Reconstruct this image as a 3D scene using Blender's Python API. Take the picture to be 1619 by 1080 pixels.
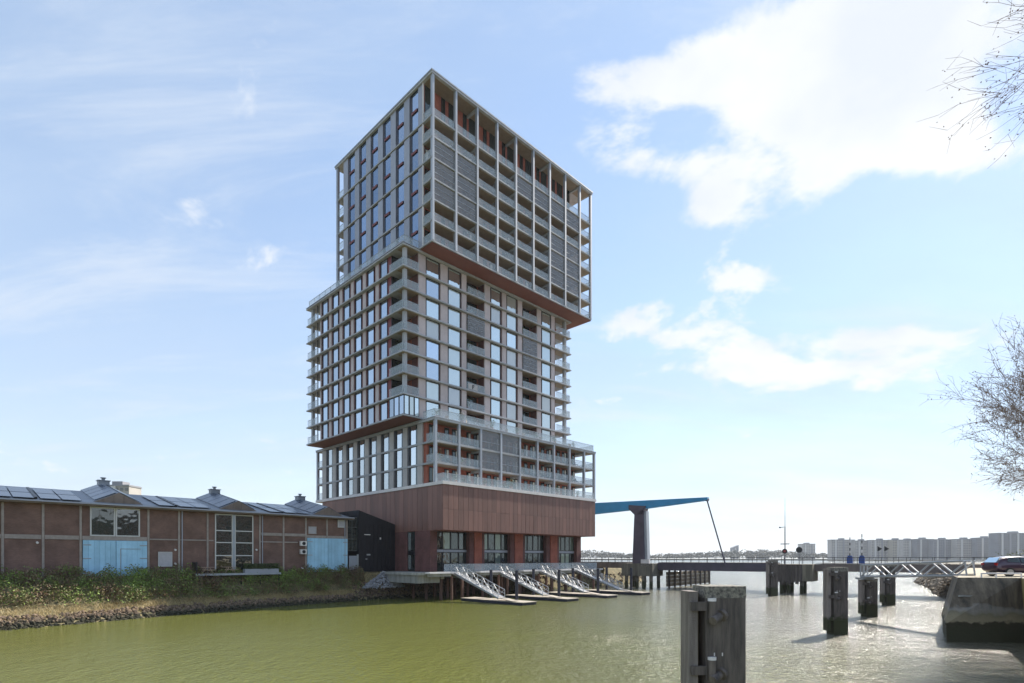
import bpy, bmesh, math, random
from mathutils import Vector, Matrix
random.seed(7)
R = math.radians
S = bpy.context.scene
for o in list(bpy.data.objects): bpy.data.objects.remove(o)
COL = S.collection

# ------------------------------------------------------------------ camera
cam = bpy.data.cameras.new('camera'); camo = bpy.data.objects.new('camera', cam); COL.objects.link(camo)
cam.sensor_width = 36; cam.lens = 36 * 883.5 / 1619.0
cam.shift_y = (882 - 540) / 1619.0
cam.clip_end = 20000; cam.clip_start = 0.1
camo.location = (0, 0, 6.0); camo.rotation_euler = (R(90), 0, 0)
S.camera = camo

# ------------------------------------------------------------------ light
SUN_AZ, SUN_EL = 49.0, 38.0            # azimuth clockwise from +Y
sd = Vector((math.sin(R(SUN_AZ)) * math.cos(R(SUN_EL)), math.cos(R(SUN_AZ)) * math.cos(R(SUN_EL)), math.sin(R(SUN_EL))))
sl = bpy.data.lights.new('sun', 'SUN'); sl.energy = 4.2; sl.angle = R(0.8); sl.color = (1.0, 0.93, 0.82)
so = bpy.data.objects.new('sun', sl); COL.objects.link(so)
so.rotation_euler = sd.to_track_quat('Z', 'Y').to_euler()
S.view_settings.view_transform = 'Standard'; S.view_settings.look = 'None'
S.view_settings.gamma = 1; S.view_settings.exposure = 1.1

W = bpy.data.worlds.new('World'); S.world = W; W.use_nodes = True
def world():
    nt = W.node_tree; nt.nodes.clear(); N = nt.nodes; L = nt.links
    out = N.new('ShaderNodeOutputWorld'); bg = N.new('ShaderNodeBackground'); bg.inputs[1].default_value = 0.11
    sky = N.new('ShaderNodeTexSky'); sky.sky_type = 'NISHITA'; sky.sun_disc = False
    sky.sun_elevation = R(SUN_EL); sky.sun_rotation = R(SUN_AZ)
    sky.air_density = 1.0; sky.dust_density = 0.1; sky.ozone_density = 1.6
    tc = N.new('ShaderNodeTexCoord')
    def m(op, a, b=None, c=None):
        n = N.new('ShaderNodeMath'); n.operation = op
        for i, x in enumerate((a, b, c)):
            if x is None: continue
            if isinstance(x, (int, float)): n.inputs[i].default_value = x
            else: L.new(x, n.inputs[i])
        return n.outputs[0]
    sx = N.new('ShaderNodeSeparateXYZ'); L.new(tc.outputs['Generated'], sx.inputs[0])
    x, y, z = sx.outputs
    zc = m('ADD', m('MAXIMUM', z, 0.0), 0.22)
    qx = m('DIVIDE', x, zc); qy = m('DIVIDE', y, zc)
    cb = N.new('ShaderNodeCombineXYZ'); L.new(qx, cb.inputs[0]); L.new(qy, cb.inputs[1])
    nz = N.new('ShaderNodeTexNoise'); nz.inputs['Scale'].default_value = 2.9; nz.inputs['Detail'].default_value = 11; nz.inputs['Roughness'].default_value = 0.6
    nz.inputs['Distortion'].default_value = 0.25
    L.new(cb.outputs[0], nz.inputs['Vector'])
    dens = m('MULTIPLY', m('SUBTRACT', nz.outputs[0], 0.565), 2.6)
    # cumulus banks drifting in the cloud layer (centre qx,qy, radii, weight)
    def q(px, py):
        v = Vector(((px - 809.5) / 883.5, 1, (882 - py) / 883.5)).normalized()
        return v.x / (v.z + .22), v.y / (v.z + .22)
    banks = []
    for (px, py, rx, ry, w) in CLOUDS:
        a = q(px, py); b1 = q(px + rx, py); b2 = q(px, py - ry)
        banks.append((a[0], a[1], max(.05, abs(b1[0] - a[0])), max(.05, abs(b2[1] - a[1])), w * 1.12))
    for (cx, cy, rx, ry, w) in banks:
        dx = m('DIVIDE', m('SUBTRACT', qx, cx), rx); dy = m('DIVIDE', m('SUBTRACT', qy, cy), ry)
        r2 = m('ADD', m('MULTIPLY', dx, dx), m('MULTIPLY', dy, dy))
        dens = m('ADD', dens, m('MULTIPLY', m('POWER', 2.718, m('MULTIPLY', r2, -1.0)), w))
    mr = N.new('ShaderNodeMapRange'); mr.interpolation_type = 'SMOOTHSTEP'
    L.new(dens, mr.inputs[0]); mr.inputs[1].default_value = 0.10; mr.inputs[2].default_value = 0.42
    # thin high veil
    n2 = N.new('ShaderNodeTexNoise'); n2.inputs['Scale'].default_value = 0.8; n2.inputs['Detail'].default_value = 6; n2.inputs['Roughness'].default_value = .6
    mp = N.new('ShaderNodeMapping'); mp.inputs['Scale'].default_value = (1, 2.2, 1); mp.inputs['Location'].default_value = (3.1, 1.7, 0)
    L.new(cb.outputs[0], mp.inputs[0]); L.new(mp.outputs[0], n2.inputs['Vector'])
    mr2 = N.new('ShaderNodeMapRange'); L.new(n2.outputs[0], mr2.inputs[0]); mr2.inputs[1].default_value = .35; mr2.inputs[2].default_value = .8
    mr2.inputs[3].default_value = 0.42; mr2.inputs[4].default_value = 0.85
    veil = mr2.outputs[0]
    hz = m('POWER', m('SUBTRACT', 1.0, m('MAXIMUM', z, 0.0)), 4.6)
    def mix(f, c1, c2):
        n = N.new('ShaderNodeMixRGB'); L.new(f, n.inputs[0]); L.new(c1, n.inputs[1])
        if isinstance(c2, tuple): n.inputs[2].default_value = c2
        else: L.new(c2, n.inputs[2])
        return n.outputs[0]
    c = mix(veil, sky.outputs[0], SKY_VEIL); c = mix(m('MULTIPLY', hz, .80), c, SKY_LOW)
    # torn high wisps
    n4 = N.new('ShaderNodeTexNoise'); n4.inputs['Scale'].default_value = 1.3; n4.inputs['Detail'].default_value = 10; n4.inputs['Roughness'].default_value = .66; n4.inputs['Distortion'].default_value = .6
    mp4 = N.new('ShaderNodeMapping'); mp4.inputs['Scale'].default_value = (.8, 2.6, 1); mp4.inputs['Rotation'].default_value = (0, 0, .35); mp4.inputs['Location'].default_value = (7.3, 2.2, 0)
    L.new(cb.outputs[0], mp4.inputs[0]); L.new(mp4.outputs[0], n4.inputs['Vector'])
    w4 = N.new('ShaderNodeMapRange'); w4.interpolation_type = 'SMOOTHSTEP'; L.new(n4.outputs[0], w4.inputs[0]); w4.inputs[1].default_value = .48; w4.inputs[2].default_value = .76; w4.inputs[4].default_value = .5
    c = mix(w4.outputs[0], c, SKY_WISP)
    # cloud body: bright crowns, faintly grey where thick
    n3 = N.new('ShaderNodeTexNoise'); n3.inputs['Scale'].default_value = 4.5; n3.inputs['Detail'].default_value = 6; L.new(cb.outputs[0], n3.inputs['Vector'])
    sh = N.new('ShaderNodeMapRange'); L.new(n3.outputs[0], sh.inputs[0]); sh.inputs[1].default_value = .35; sh.inputs[2].default_value = .65
    cc = N.new('ShaderNodeMixRGB'); L.new(sh.outputs[0], cc.inputs[0]); cc.inputs[1].default_value = SKY_CLOUD2; cc.inputs[2].default_value = SKY_CLOUD
    mixc = N.new('ShaderNodeMixRGB'); L.new(m('MULTIPLY', mr.outputs[0], 0.93), mixc.inputs[0]); L.new(c, mixc.inputs[1]); L.new(cc.outputs[0], mixc.inputs[2])
    L.new(mixc.outputs[0], bg.inputs[0]); L.new(bg.outputs[0], out.inputs[0])
CLOUDS = [(1060, 125, 170, 60, .56), (1310, 120, 270, 125, .62), (1500, 40, 200, 140, .5), (1065, 262, 120, 46, .64), (1290, 600, 230, 42, .42), (1530, 230, 190, 70, .58), (1330, 220, 110, 70, .40),
          (1120, 325, 42, 22, .46), (1030, 520, 150, 62, .36), (240, 330, 260, 40, .09), (1370, 410, 130, 26, .5), (1160, 440, 80, 20, .46), (1390, 530, 130, 30, .5), (1300, 465, 70, 16, .3), (1130, 570, 110, 44, .32), (1560, 365, 90, 22, .32)]
SKY_VEIL = (2.45, 3.1, 4.05, 1); SKY_LOW = (3.55, 3.85, 4.2, 1); SKY_CLOUD = (4.5, 4.55, 4.6, 1); SKY_CLOUD2 = (3.75, 3.95, 4.25, 1); SKY_WISP = (3.7, 3.95, 4.3, 1)
world()

# ------------------------------------------------------------------ materials
MATS = {}
def mat(name, col, rough=.7, metal=0, spec=.5, var=0, scale=4, bump=0, bscale=30, col2=None, streak=False, pv=.1):
    if name in MATS: return MATS[name]
    m = bpy.data.materials.new(name); m.use_nodes = True; nt = m.node_tree; N = nt.nodes; L = nt.links
    b = N['Principled BSDF']; b.inputs['Roughness'].default_value = rough; b.inputs['Metallic'].default_value = metal
    b.inputs['Specular IOR Level'].default_value = spec
    b.inputs['Base Color'].default_value = (*col, 1)
    if var or col2:
        tc = N.new('ShaderNodeNewGeometry')
        mp = N.new('ShaderNodeMapping'); L.new(tc.outputs['Position'], mp.inputs[0])
        mp.inputs['Scale'].default_value = (scale, scale, scale * (.12 if streak else 1))
        nz = N.new('ShaderNodeTexNoise'); nz.inputs['Scale'].default_value = 1; nz.inputs['Detail'].default_value = 7; nz.inputs['Roughness'].default_value = .65
        L.new(mp.outputs[0], nz.inputs['Vector'])
        cr = N.new('ShaderNodeValToRGB'); L.new(nz.outputs[0], cr.inputs[0])
        c2 = col2 or tuple(c * (1 - var) for c in col); c1 = col if col2 else tuple(min(1, c * (1 + var * .6)) for c in col)
        cr.color_ramp.elements[0].position = .35; cr.color_ramp.elements[1].position = .68
        cr.color_ramp.elements[0].color = (*c2, 1); cr.color_ramp.elements[1].color = (*c1, 1)
        oi = N.new('ShaderNodeObjectInfo')
        hs = N.new('ShaderNodeHueSaturation'); L.new(cr.outputs[0], hs.inputs['Color'])
        mr = N.new('ShaderNodeMapRange'); L.new(oi.outputs['Random'], mr.inputs[0]); mr.inputs[3].default_value = 1 - pv; mr.inputs[4].default_value = 1 + pv
        L.new(mr.outputs[0], hs.inputs['Value']); L.new(hs.outputs[0], b.inputs['Base Color'])
    if bump:
        tc2 = N.new('ShaderNodeNewGeometry'); n3 = N.new('ShaderNodeTexNoise'); n3.inputs['Scale'].default_value = bscale; n3.inputs['Detail'].default_value = 5
        L.new(tc2.outputs['Position'], n3.inputs['Vector'])
        bp = N.new('ShaderNodeBump'); bp.inputs['Strength'].default_value = bump; bp.inputs['Distance'].default_value = .05
        L.new(n3.outputs[0], bp.inputs['Height']); L.new(bp.outputs[0], b.inputs['Normal'])
    MATS[name] = m; return m
def brick(name, c1, c2, mortar):
    m = bpy.data.materials.new(name); m.use_nodes = True; nt = m.node_tree; N = nt.nodes; L = nt.links
    b = N['Principled BSDF']; b.inputs['Roughness'].default_value = .85
    tc = N.new('ShaderNodeTexCoord'); sp = N.new('ShaderNodeSeparateXYZ'); L.new(tc.outputs['Object'], sp.inputs[0])
    ad = N.new('ShaderNodeMath'); L.new(sp.outputs[0], ad.inputs[0]); L.new(sp.outputs[1], ad.inputs[1])
    cb = N.new('ShaderNodeCombineXYZ'); L.new(ad.outputs[0], cb.inputs[0]); L.new(sp.outputs[2], cb.inputs[1])
    bt = N.new('ShaderNodeTexBrick'); bt.inputs['Scale'].default_value = 1; bt.inputs['Brick Width'].default_value = .22; bt.inputs['Row Height'].default_value = .065
    bt.inputs['Mortar Size'].default_value = .006; bt.inputs['Color1'].default_value = (*c1, 1); bt.inputs['Color2'].default_value = (*c2, 1); bt.inputs['Mortar'].default_value = (*mortar, 1)
    L.new(cb.outputs[0], bt.inputs['Vector'])
    nz = N.new('ShaderNodeTexNoise'); nz.inputs['Scale'].default_value = .8; nz.inputs['Detail'].default_value = 6; L.new(tc.outputs['Object'], nz.inputs['Vector'])
    mr = N.new('ShaderNodeMapRange'); L.new(nz.outputs[0], mr.inputs[0]); mr.inputs[1].default_value = .3; mr.inputs[2].default_value = .7; mr.inputs[3].default_value = .72; mr.inputs[4].default_value = 1.2
    hs = N.new('ShaderNodeHueSaturation'); L.new(bt.outputs[0], hs.inputs['Color']); L.new(mr.outputs[0], hs.inputs['Value'])
    L.new(hs.outputs[0], b.inputs['Base Color'])
    bp = N.new('ShaderNodeBump'); bp.inputs['Strength'].default_value = .4; bp.inputs['Distance'].default_value = .01; bp.invert = True
    L.new(bt.outputs['Fac'], bp.inputs['Height']); L.new(bp.outputs[0], b.inputs['Normal'])
    MATS[name] = m; return m
def glass(name, inner, refl=.35, rough=.03, tint=(1, 1, 1), wob=.05):
    """coated window glass: curtains or dark room behind, sky reflection on top"""
    m = bpy.data.materials.new(name); m.use_nodes = True; nt = m.node_tree; N = nt.nodes; L = nt.links
    N.remove(N['Principled BSDF']); out = N['Material Output']
    d = N.new('ShaderNodeBsdfDiffuse'); g = N.new('ShaderNodeBsdfGlossy'); g.inputs['Roughness'].default_value = rough; g.inputs['Color'].default_value = (*tint, 1)
    oi = N.new('ShaderNodeObjectInfo'); hs = N.new('ShaderNodeHueSaturation'); hs.inputs['Color'].default_value = (*inner, 1)
    mr = N.new('ShaderNodeMapRange'); L.new(oi.outputs['Random'], mr.inputs[0]); mr.inputs[3].default_value = .55; mr.inputs[4].default_value = 1.4
    L.new(mr.outputs[0], hs.inputs['Value']); L.new(hs.outputs[0], d.inputs[0])
    lw = N.new('ShaderNodeFresnel'); lw.inputs[0].default_value = 1.5
    mm = N.new('ShaderNodeMath'); mm.operation = 'MULTIPLY_ADD'; L.new(lw.outputs[0], mm.inputs[0]); mm.inputs[1].default_value = 1.0; mm.use_clamp = True
    rr = N.new('ShaderNodeMapRange'); L.new(oi.outputs['Random'], rr.inputs[0]); rr.inputs[3].default_value = refl * 1.35; rr.inputs[4].default_value = refl * .65; L.new(rr.outputs[0], mm.inputs[2])
    ge = N.new('ShaderNodeNewGeometry'); nz = N.new('ShaderNodeTexNoise'); nz.inputs['Scale'].default_value = .6; nz.inputs['Detail'].default_value = 2
    ad = N.new('ShaderNodeVectorMath'); L.new(ge.outputs['Position'], ad.inputs[0])
    cm = N.new('ShaderNodeCombineXYZ'); L.new(oi.outputs['Random'], cm.inputs[0]); sc = N.new('ShaderNodeVectorMath'); sc.operation = 'SCALE'; sc.inputs['Scale'].default_value = 40; L.new(cm.outputs[0], sc.inputs[0]); L.new(sc.outputs[0], ad.inputs[1])
    L.new(ad.outputs[0], nz.inputs['Vector'])
    bp = N.new('ShaderNodeBump'); bp.inputs['Strength'].default_value = .5; bp.inputs['Distance'].default_value = wob; L.new(nz.outputs[0], bp.inputs['Height']); L.new(bp.outputs[0], g.inputs['Normal'])
    mx = N.new('ShaderNodeMixShader'); L.new(mm.outputs[0], mx.inputs[0]); L.new(d.outputs[0], mx.inputs[1]); L.new(g.outputs[0], mx.inputs[2])
    L.new(mx.outputs[0], out.inputs[0]); MATS[name] = m; return m
def clear_glass(name, col, op, rough=.08):
    m = bpy.data.materials.new(name); m.use_nodes = True; nt = m.node_tree; N = nt.nodes; L = nt.links
    b = N['Principled BSDF']; b.inputs['Base Color'].default_value = (*col, 1); b.inputs['Roughness'].default_value = rough
    t = N.new('ShaderNodeBsdfTransparent'); mx = N.new('ShaderNodeMixShader'); mx.inputs[0].default_value = op
    L.new(t.outputs[0], mx.inputs[1]); L.new(b.outputs[0], mx.inputs[2]); L.new(mx.outputs[0], N['Material Output'].inputs[0])
    MATS[name] = m; return m

M_FRAME = mat('grey_aluminium', (.34, .365, .405), .45, .2, var=.2, scale=1.5, streak=True)
M_SLAB = mat('light_concrete', (.385, .395, .412), .8, var=.18, scale=1.2, streak=True)
M_LEDGE = mat('white_concrete', (.72, .68, .66), .75, var=.1, scale=1.0)
M_PANEL = mat('pale_pink_panel', (.49, .42, .41), .6, var=.10, scale=.8)
M_PANELG = mat('grey_panel', (.33, .345, .395), .5, .2, var=.08, scale=.8)
M_BRICK = brick('red_brick', (.36, .10, .06), (.29, .075, .05), (.20, .10, .07))
M_BRICKD = brick('dark_red_brick', (.155, .06, .052), (.12, .045, .042), (.10, .06, .055))
M_CLAD = mat('red_brown_cladding', (.195, .094, .072), .55, .0, var=.22, scale=.7, streak=True, pv=.16)
M_REDM = mat('dark_red_metal', (.17, .034, .034), .5, .2, var=.1)
M_SOFFR = mat('red_brown_soffit', (.20, .07, .05), .7, var=.15, scale=.6)
M_SOFF = mat('timber_soffit', (.30, .235, .17), .7, var=.15, scale=1.5)
M_DARK = mat('dark_frame', (.018, .018, .022), .4, .3)
M_REVEAL = mat('dark_blue_reveal', (.022, .026, .045), .5, .2)
M_GB = glass('window_glass_blue', (.025, .04, .07), .34, tint=(.62, .78, 1.0))
M_GM = glass('window_glass_mid', (.10, .12, .15), .52, tint=(.80, .90, 1.0))
M_GL = glass('window_glass_low', (.26, .29, .31), .54, tint=(.94, .98, 1.0))
M_PANELL = mat('light_grey_panel', (.41, .39, .375), .6, .1, var=.1, scale=.8)
M_GC = glass('window_glass_curtain', (.36, .38, .36), .22)
M_GD = glass('window_glass_dark', (.02, .026, .026), .05, tint=(.8, .9, .9))
M_GP = glass('window_glass_pale', (.32, .35, .33), .5, tint=(.90, .98, .98))
M_GQ = glass('window_glass_green', (.13, .17, .14), .06, tint=(.8, .9, .85))
M_BAL = clear_glass('balustrade_glass', (.48, .55, .59), .34)
M_SCR = clear_glass('screen_glass', (.28, .285, .30), .45)
M_CURT = mat('white_curtain', (.75, .73, .68), .9)
M_CONC = mat('grey_concrete', (.34, .33, .30), .9, var=.35, scale=1.5, bump=.2, streak=True)

# ------------------------------------------------------------------ mesh helpers
def mesh_obj(name, me, parent=None, loc=(0, 0, 0), rot=(0, 0, 0)):
    o = bpy.data.objects.new(name, me); COL.objects.link(o); o.location = loc; o.rotation_euler = rot
    if parent: o.parent = parent
    return o
_bc = {}
def box_mesh(sx, sy, sz, m):
    k = (round(sx, 3), round(sy, 3), round(sz, 3), m.name)
    if k not in _bc:
        x, y, z = sx / 2, sy / 2, sz / 2
        me = bpy.data.meshes.new('piece')
        v = [(a * x, b * y, c * z) for c in (-1, 1) for b in (-1, 1) for a in (-1, 1)]
        me.from_pydata(v, [], [(0, 2, 3, 1), (4, 5, 7, 6), (0, 1, 5, 4), (2, 6, 7, 3), (0, 4, 6, 2), (1, 3, 7, 5)])
        me.materials.append(m); _bc[k] = me
    return _bc[k]
def box(name, a, b, m, parent=None):
    """box between corners a and b in parent's space, origin at its centre"""
    px = [0.5 * (a[i] + b[i]) for i in range(3)]
    if parent is not None and parent.type == 'MESH': px = [px[i] - parent.location[i] for i in range(3)]
    return mesh_obj(name, box_mesh(abs(b[0] - a[0]), abs(b[1] - a[1]), abs(b[2] - a[2]), m), parent, px)
class MB:
    def __init__(s): s.v = []; s.f = []; s.mi = []; s.mats = []
    def _m(s, m):
        if m not in s.mats: s.mats.append(m)
        return s.mats.index(m)
    def box(s, a, b, m):
        n = len(s.v); i = s._m(m)
        s.v += [((a, b)[k & 1][0], (a, b)[(k >> 1) & 1][1], (a, b)[(k >> 2) & 1][2]) for k in range(8)]
        for f in ((0, 2, 3, 1), (4, 5, 7, 6), (0, 1, 5, 4), (2, 6, 7, 3), (0, 4, 6, 2), (1, 3, 7, 5)): s.f.append(tuple(n + q for q in f)); s.mi.append(i)
    def poly(s, pts, m):
        n = len(s.v); s.v += [tuple(p) for p in pts]; s.f.append(tuple(range(n, n + len(pts)))); s.mi.append(s._m(m))
    def prism(s, pts, d, m):
        """extrude polygon pts by vector d"""
        d = Vector(d); p = [Vector(q) for q in pts]; q = [a + d for a in p]; k = len(p)
        s.poly(list(reversed(p)), m); s.poly(q, m)
        for i in range(k): s.poly([p[i], p[(i + 1) % k], q[(i + 1) % k], q[i]], m)
    def tube(s, p, q, r, m, n=6, r2=None):
        p = Vector(p); q = Vector(q); d = (q - p); 
        if d.length < 1e-6: return
        d.normalize(); a = d.orthogonal().normalized(); b = d.cross(a); r2 = r if r2 is None else r2
        i0 = len(s.v); mi = s._m(m)
        for c, rr in ((p, r), (q, r2)):
            for k in range(n):
                t = 2 * math.pi * k / n; s.v.append(tuple(c + a * math.cos(t) * rr + b * math.sin(t) * rr))
        for k in range(n): s.f.append((i0 + k, i0 + (k + 1) % n, i0 + n + (k + 1) % n, i0 + n + k)); s.mi.append(mi)
        s.f.append(tuple(i0 + k for k in reversed(range(n)))); s.mi.append(mi)
        s.f.append(tuple(i0 + n + k for k in range(n))); s.mi.append(mi)
    def build(s, name, parent=None, loc=(0, 0, 0), rot=(0, 0, 0), smooth=False):
        me = bpy.data.meshes.new(name); me.from_pydata(s.v, [], s.f)
        for m in s.mats: me.materials.append(m)
        me.polygons.foreach_set('material_index', s.mi)
        if smooth: me.polygons.foreach_set('use_smooth', [True] * len(s.f))
        me.update()
        return mesh_obj(name, me, parent, loc, rot)
def tag(o, label=None, cat=None, group=None, kind=None):
    if label: o['label'] = label
    if cat: o['category'] = cat
    if group: o['group'] = group
    if kind: o['kind'] = kind
    return o
def thing(name, label, cat, loc=(0, 0, 0), rz=0, group=None):
    o = bpy.data.objects.new(name, None); COL.objects.link(o); o.location = loc; o.rotation_euler = (0, 0, rz); o.empty_display_size = .5
    return tag(o, label, cat, group)
def dup(o, parent=None):
    c = o.copy(); COL.objects.link(c)
    if parent: c.parent = parent
    for ch in o.children: dup(ch, c)
    return c

# the town's street grid: x along the tower's water front, y inland
GO = Vector((-11.31, 79.01, 0)); GA = math.atan2(.7091, .7051)
GU = Vector((math.cos(GA), math.sin(GA), 0)); GV = Vector((-math.sin(GA), math.cos(GA), 0))
def G(u, v, z=0): return GO + GU * u + GV * v + Vector((0, 0, z))

# ------------------------------------------------------------------ apartment tower
TW = thing('apartment_tower', 'tall stacked apartment tower of three shifted blocks over a red-brown base', 'tower', GO, GA)
_fc = {}
def win(parent, axis, pos, a0, a1, z0, z1, pane, mull=0, trans=(), fm=None, d=.10, t=.07, name='window'):
    """window facing -x (axis 'x', runs along y) or -y (axis 'y', runs along x). frame > pane(s)"""
    fm = fm or M_DARK; w = a1 - a0; h = z1 - z0
    k = (axis, round(w, 2), round(h, 2), mull, tuple(trans), fm.name, d, t)
    if k not in _fc:
        b = MB()
        def bar(p0, p1, q0, q1, dd=d):
            if axis == 'x': b.box((-dd, p0, q0), (0, p1, q1), fm)
            else: b.box((p0, -dd, q0), (p1, 0, q1), fm)
        bar(-w / 2, w / 2, -h / 2, -h / 2 + t); bar(-w / 2, w / 2, h / 2 - t, h / 2)
        bar(-w / 2, -w / 2 + t, -h / 2 + t, h / 2 - t); bar(w / 2 - t, w / 2, -h / 2 + t, h / 2 - t)
        for i in range(mull):
            c = -w / 2 + w * (i + 1) / (mull + 1); bar(c - t * .4, c + t * .4, -h / 2 + t, h / 2 - t, d * .9)
        for f in trans: bar(-w / 2 + t, w / 2 - t, -h / 2 + h * f - t * .5, -h / 2 + h * f + t * .5, d * .95)
        o = b.build('tmp'); _fc[k] = o.data; bpy.data.objects.remove(o)
    c = (a0 + a1) / 2; zc = (z0 + z1) / 2
    loc = (pos, c, zc) if axis == 'x' else (c, pos, zc)
    f = mesh_obj(name, _fc[k], parent, loc)
    if axis == 'x': mesh_obj('pane', box_mesh(.04, w - .02, h - .02, pane), f, (-.03, 0, 0))
    else: mesh_obj('pane', box_mesh(w - .02, .04, h - .02, pane), f, (0, -.03, 0))
    return f
def balus(axis, pos, a0, a1, z, h=1.08, m=None, par=None):
    m = m or M_BAL; par = par or TW
    if axis == 'x':
        o = box('balustrade', (pos - .015, a0, z), (pos + .015, a1, z + h), m, par)
        box('handrail', (pos - .03, a0, z + h), (pos + .03, a1, z + h + .05), M_FRAME, o)
    else:
        o = box('balustrade', (a0, pos - .015, z), (a1, pos + .015, z + h), m, par)
        box('handrail', (a0, pos - .03, z + h), (a1, pos + .03, z + h + .05), M_FRAME, o)
    return o
rnd = random.Random(11)
def tower():
    P = TW
    # ---------------- upper block
    z0, zt = 50.95, 75.07; fl = [z0 + 2.97 * k for k in range(7)]           # floor levels, top storey double height
    UE, VE = 37.38, 27.86
    box('core_wall', (.30, 2.4, z0 + .3), (33.6, 25.4, zt - .5), M_BRICK, P)
    for k, z in enumerate(fl):
        full = (k % 2 == 0)
        s = box('floor_slab', (0.0 if full else .32, .02, z - .09), (UE - .02, VE - .02, z + .12), M_SLAB, P)
        if k: box('soffit', (.36, .3, z - .125), (UE - .3, 2.38, z - .093), M_SOFF, s)
        if not full: # end return at the recessed corner
            box('slab_edge', (0.0, .02, z - .18), (.318, 2.2, z + .10), M_SLAB, P)
    r = box('roof', (-.12, -.12, zt - .5), (UE + .12, VE + .12, zt - .22), M_SLAB, P)
    box('soffit', (.3, .3, zt - .54), (UE - .3, 2.38, zt - .505), M_SOFF, r)
    box('roof_edge', (-.2, -.2, zt - .215), (UE + .2, VE + .2, zt), M_FRAME, r)
    # red underside over the step
    box('soffit', (.1, .1, z0 - .26), (UE - .1, 2.9, z0 - .205), M_SOFFR, P)
    box('soffit', (31, 2.9, z0 - .26), (UE - .1, 14, z0 - .205), M_SOFFR, P)
    cols = [.22 + 4.2 * k for k in range(9)] + [37.15]
    for c in cols:
        box('column', (c - .17, -.06, z0 + .12), (c + .17, .40, zt - .5), M_FRAME, P)
    for v in (14.0, 27.6): box('column', (UE - .42, v - .22, z0 + .12), (UE + .04, v + .22, zt - .5), M_FRAME, P)
    box('column', (-.04, 27.2, z0 + .12), (.36, 27.7, zt - .5), M_FRAME, P)
    for c in cols[2:9:2]:                                                     # cross beams of the balcony frame
        for z in fl[1:] + [zt - .26]: box('beam', (c - .16, .45, z - .62), (c + .16, 2.38, z - .24), M_SLAB, P)
    screens = {(0, 4), (0, 3), (0, 2), (1, 4), (1, 3), (1, 2), (4, 5), (5, 5), (6, 5), (7, 5), (6, 3), (6, 2), (7, 3), (7, 2), (6, 1), (7, 1)}
    for k, z in enumerate(fl):
        top = (k == 6); h = (zt - .5 if top else fl[k + 1] - .2) - (z + .12)
        for b in range(9):
            a0, a1 = cols[b] + .17, cols[b + 1] - .17
            if (b, k) in screens:
                s = box('glass_screen', (a0, .18, z + .12), (a1, .21, z + .12 + h), M_SCR, P)
                for q in (.36, .68): box('screen_rail', (a0, .15, z + .12 + h * q - .03), (a1, .24, z + .12 + h * q + .03), M_FRAME, s)
            else: balus('y', .18, a0, a1, z + .12)
            if b < 8:
                wa = a0 + (.1 if b % 2 == 0 else .3)
                win(P, 'y', 2.4, wa, wa + 1.45, z + .14, z + (5.95 if top else 2.6), M_GD, 1 if b % 2 else 0)
                win(P, 'y', 2.4, a1 - .75, a1 - .05, z + .14, z + (5.95 if top else 2.6), M_GD)
                if not top and rnd.random() < .35:
                    box('curtain', (wa + .1, 2.27, z + .2), (wa + .55, 2.29, z + 2.4), M_CURT, P)
                if not top and rnd.random() < .5:
                    dv = box('divider', (a1 + .02, .5, z + .12), (a1 + .1, 2.35, z + 2.4), M_SCR, P)
        balus('x', .10, .46, 2.2, z + .12); balus('x', UE - .16, .5, 13.7, z + .12); balus('x', UE - .16, 14.3, 27.3, z + .12); balus('x', .12, 25.5, 27.1, z + .12)
    # left face: four rows of two-storey windows between pale bands
    rows = [(fl[0], fl[2]), (fl[2], fl[4]), (fl[4], fl[6]), (fl[6], zt - .38)]
    bays = [5.64 + 3.624 * k for k in range(6)]
    for (a, b) in rows:
        za, zb = a + .12, b - .205 if b < 70 else zt - .505
        for k, v in enumerate(bays):
            w = win(P, 'x', .295, v - 2.16, v - .42, za, zb, M_GB, 0, (.5,), d=.12, t=.07)
            sp = box('spandrel', (.10, v - 1.85, za + (zb - za) * .5 - .28), (.172, v - .42, za + (zb - za) * .5 + .06), M_REDM, P)
            box('facade_panel', (.10, v - 3.60 if k else 2.33, za), (.298, v - 2.20, zb), M_PANELG, P)
            box('reveal', (.20, v - .41, za), (.296, v + .01, zb), M_REVEAL, P)
        box('facade_panel', (.10, 23.9, za), (.298, 25.38, zb), M_PANELG, P)
        box('corner_post', (.0, 2.2, za), (.22, 2.325, zb), M_LEDGE, P)
    # ---------------- middle block
    mz0, mzt = 26.12, 50.70; mf = [mz0 + .2 + 3.03 * k for k in range(9)]       # slab centres
    A0, A1, B0, B1 = -2.88, 34.91, 2.89, 33.39
    box('core_wall', (.02, 4.9, mz0 + .3), (30.9, 28.9, mzt - .3), M_BRICK, P)
    box('core_wall', (-2.28, 6.8, mz0 + .3), (.018, 28.9, mzt - .3), M_REDM, P)
    for (a, b) in ((.02, 9.31), (13.07, 21.97), (25.67, 30.9)): box('core_wall', (a, 3.52, mz0 + .3), (b, 4.898, mzt - .3), M_BRICKD, P)
    for k, z in enumerate(mf):
        t = .115
        s = box('floor_slab', (A0, B0, z - t), (A1, B1, z + t - .05), M_SLAB, P)
        box('edge_trim', (A0 + .06, B0 + .06, z + t - .05), (A1 - .06, B1 - .06, z + t), M_PANELG, s)
        if k:
            for (a, b) in ((A0 + .3, -.02), (9.4, 13.0), (22.05, 25.6), (31, A1 - .3)): box('soffit', (a, B0 + .25, z - t - .03), (b, 4.88, z - t - .003), M_SOFF, s)
    box('soffit', (A0 + .15, B0 + .15, mz0 - .02), (.3, B1 - .15, mz0 + .045), M_SOFFR, P)
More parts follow.
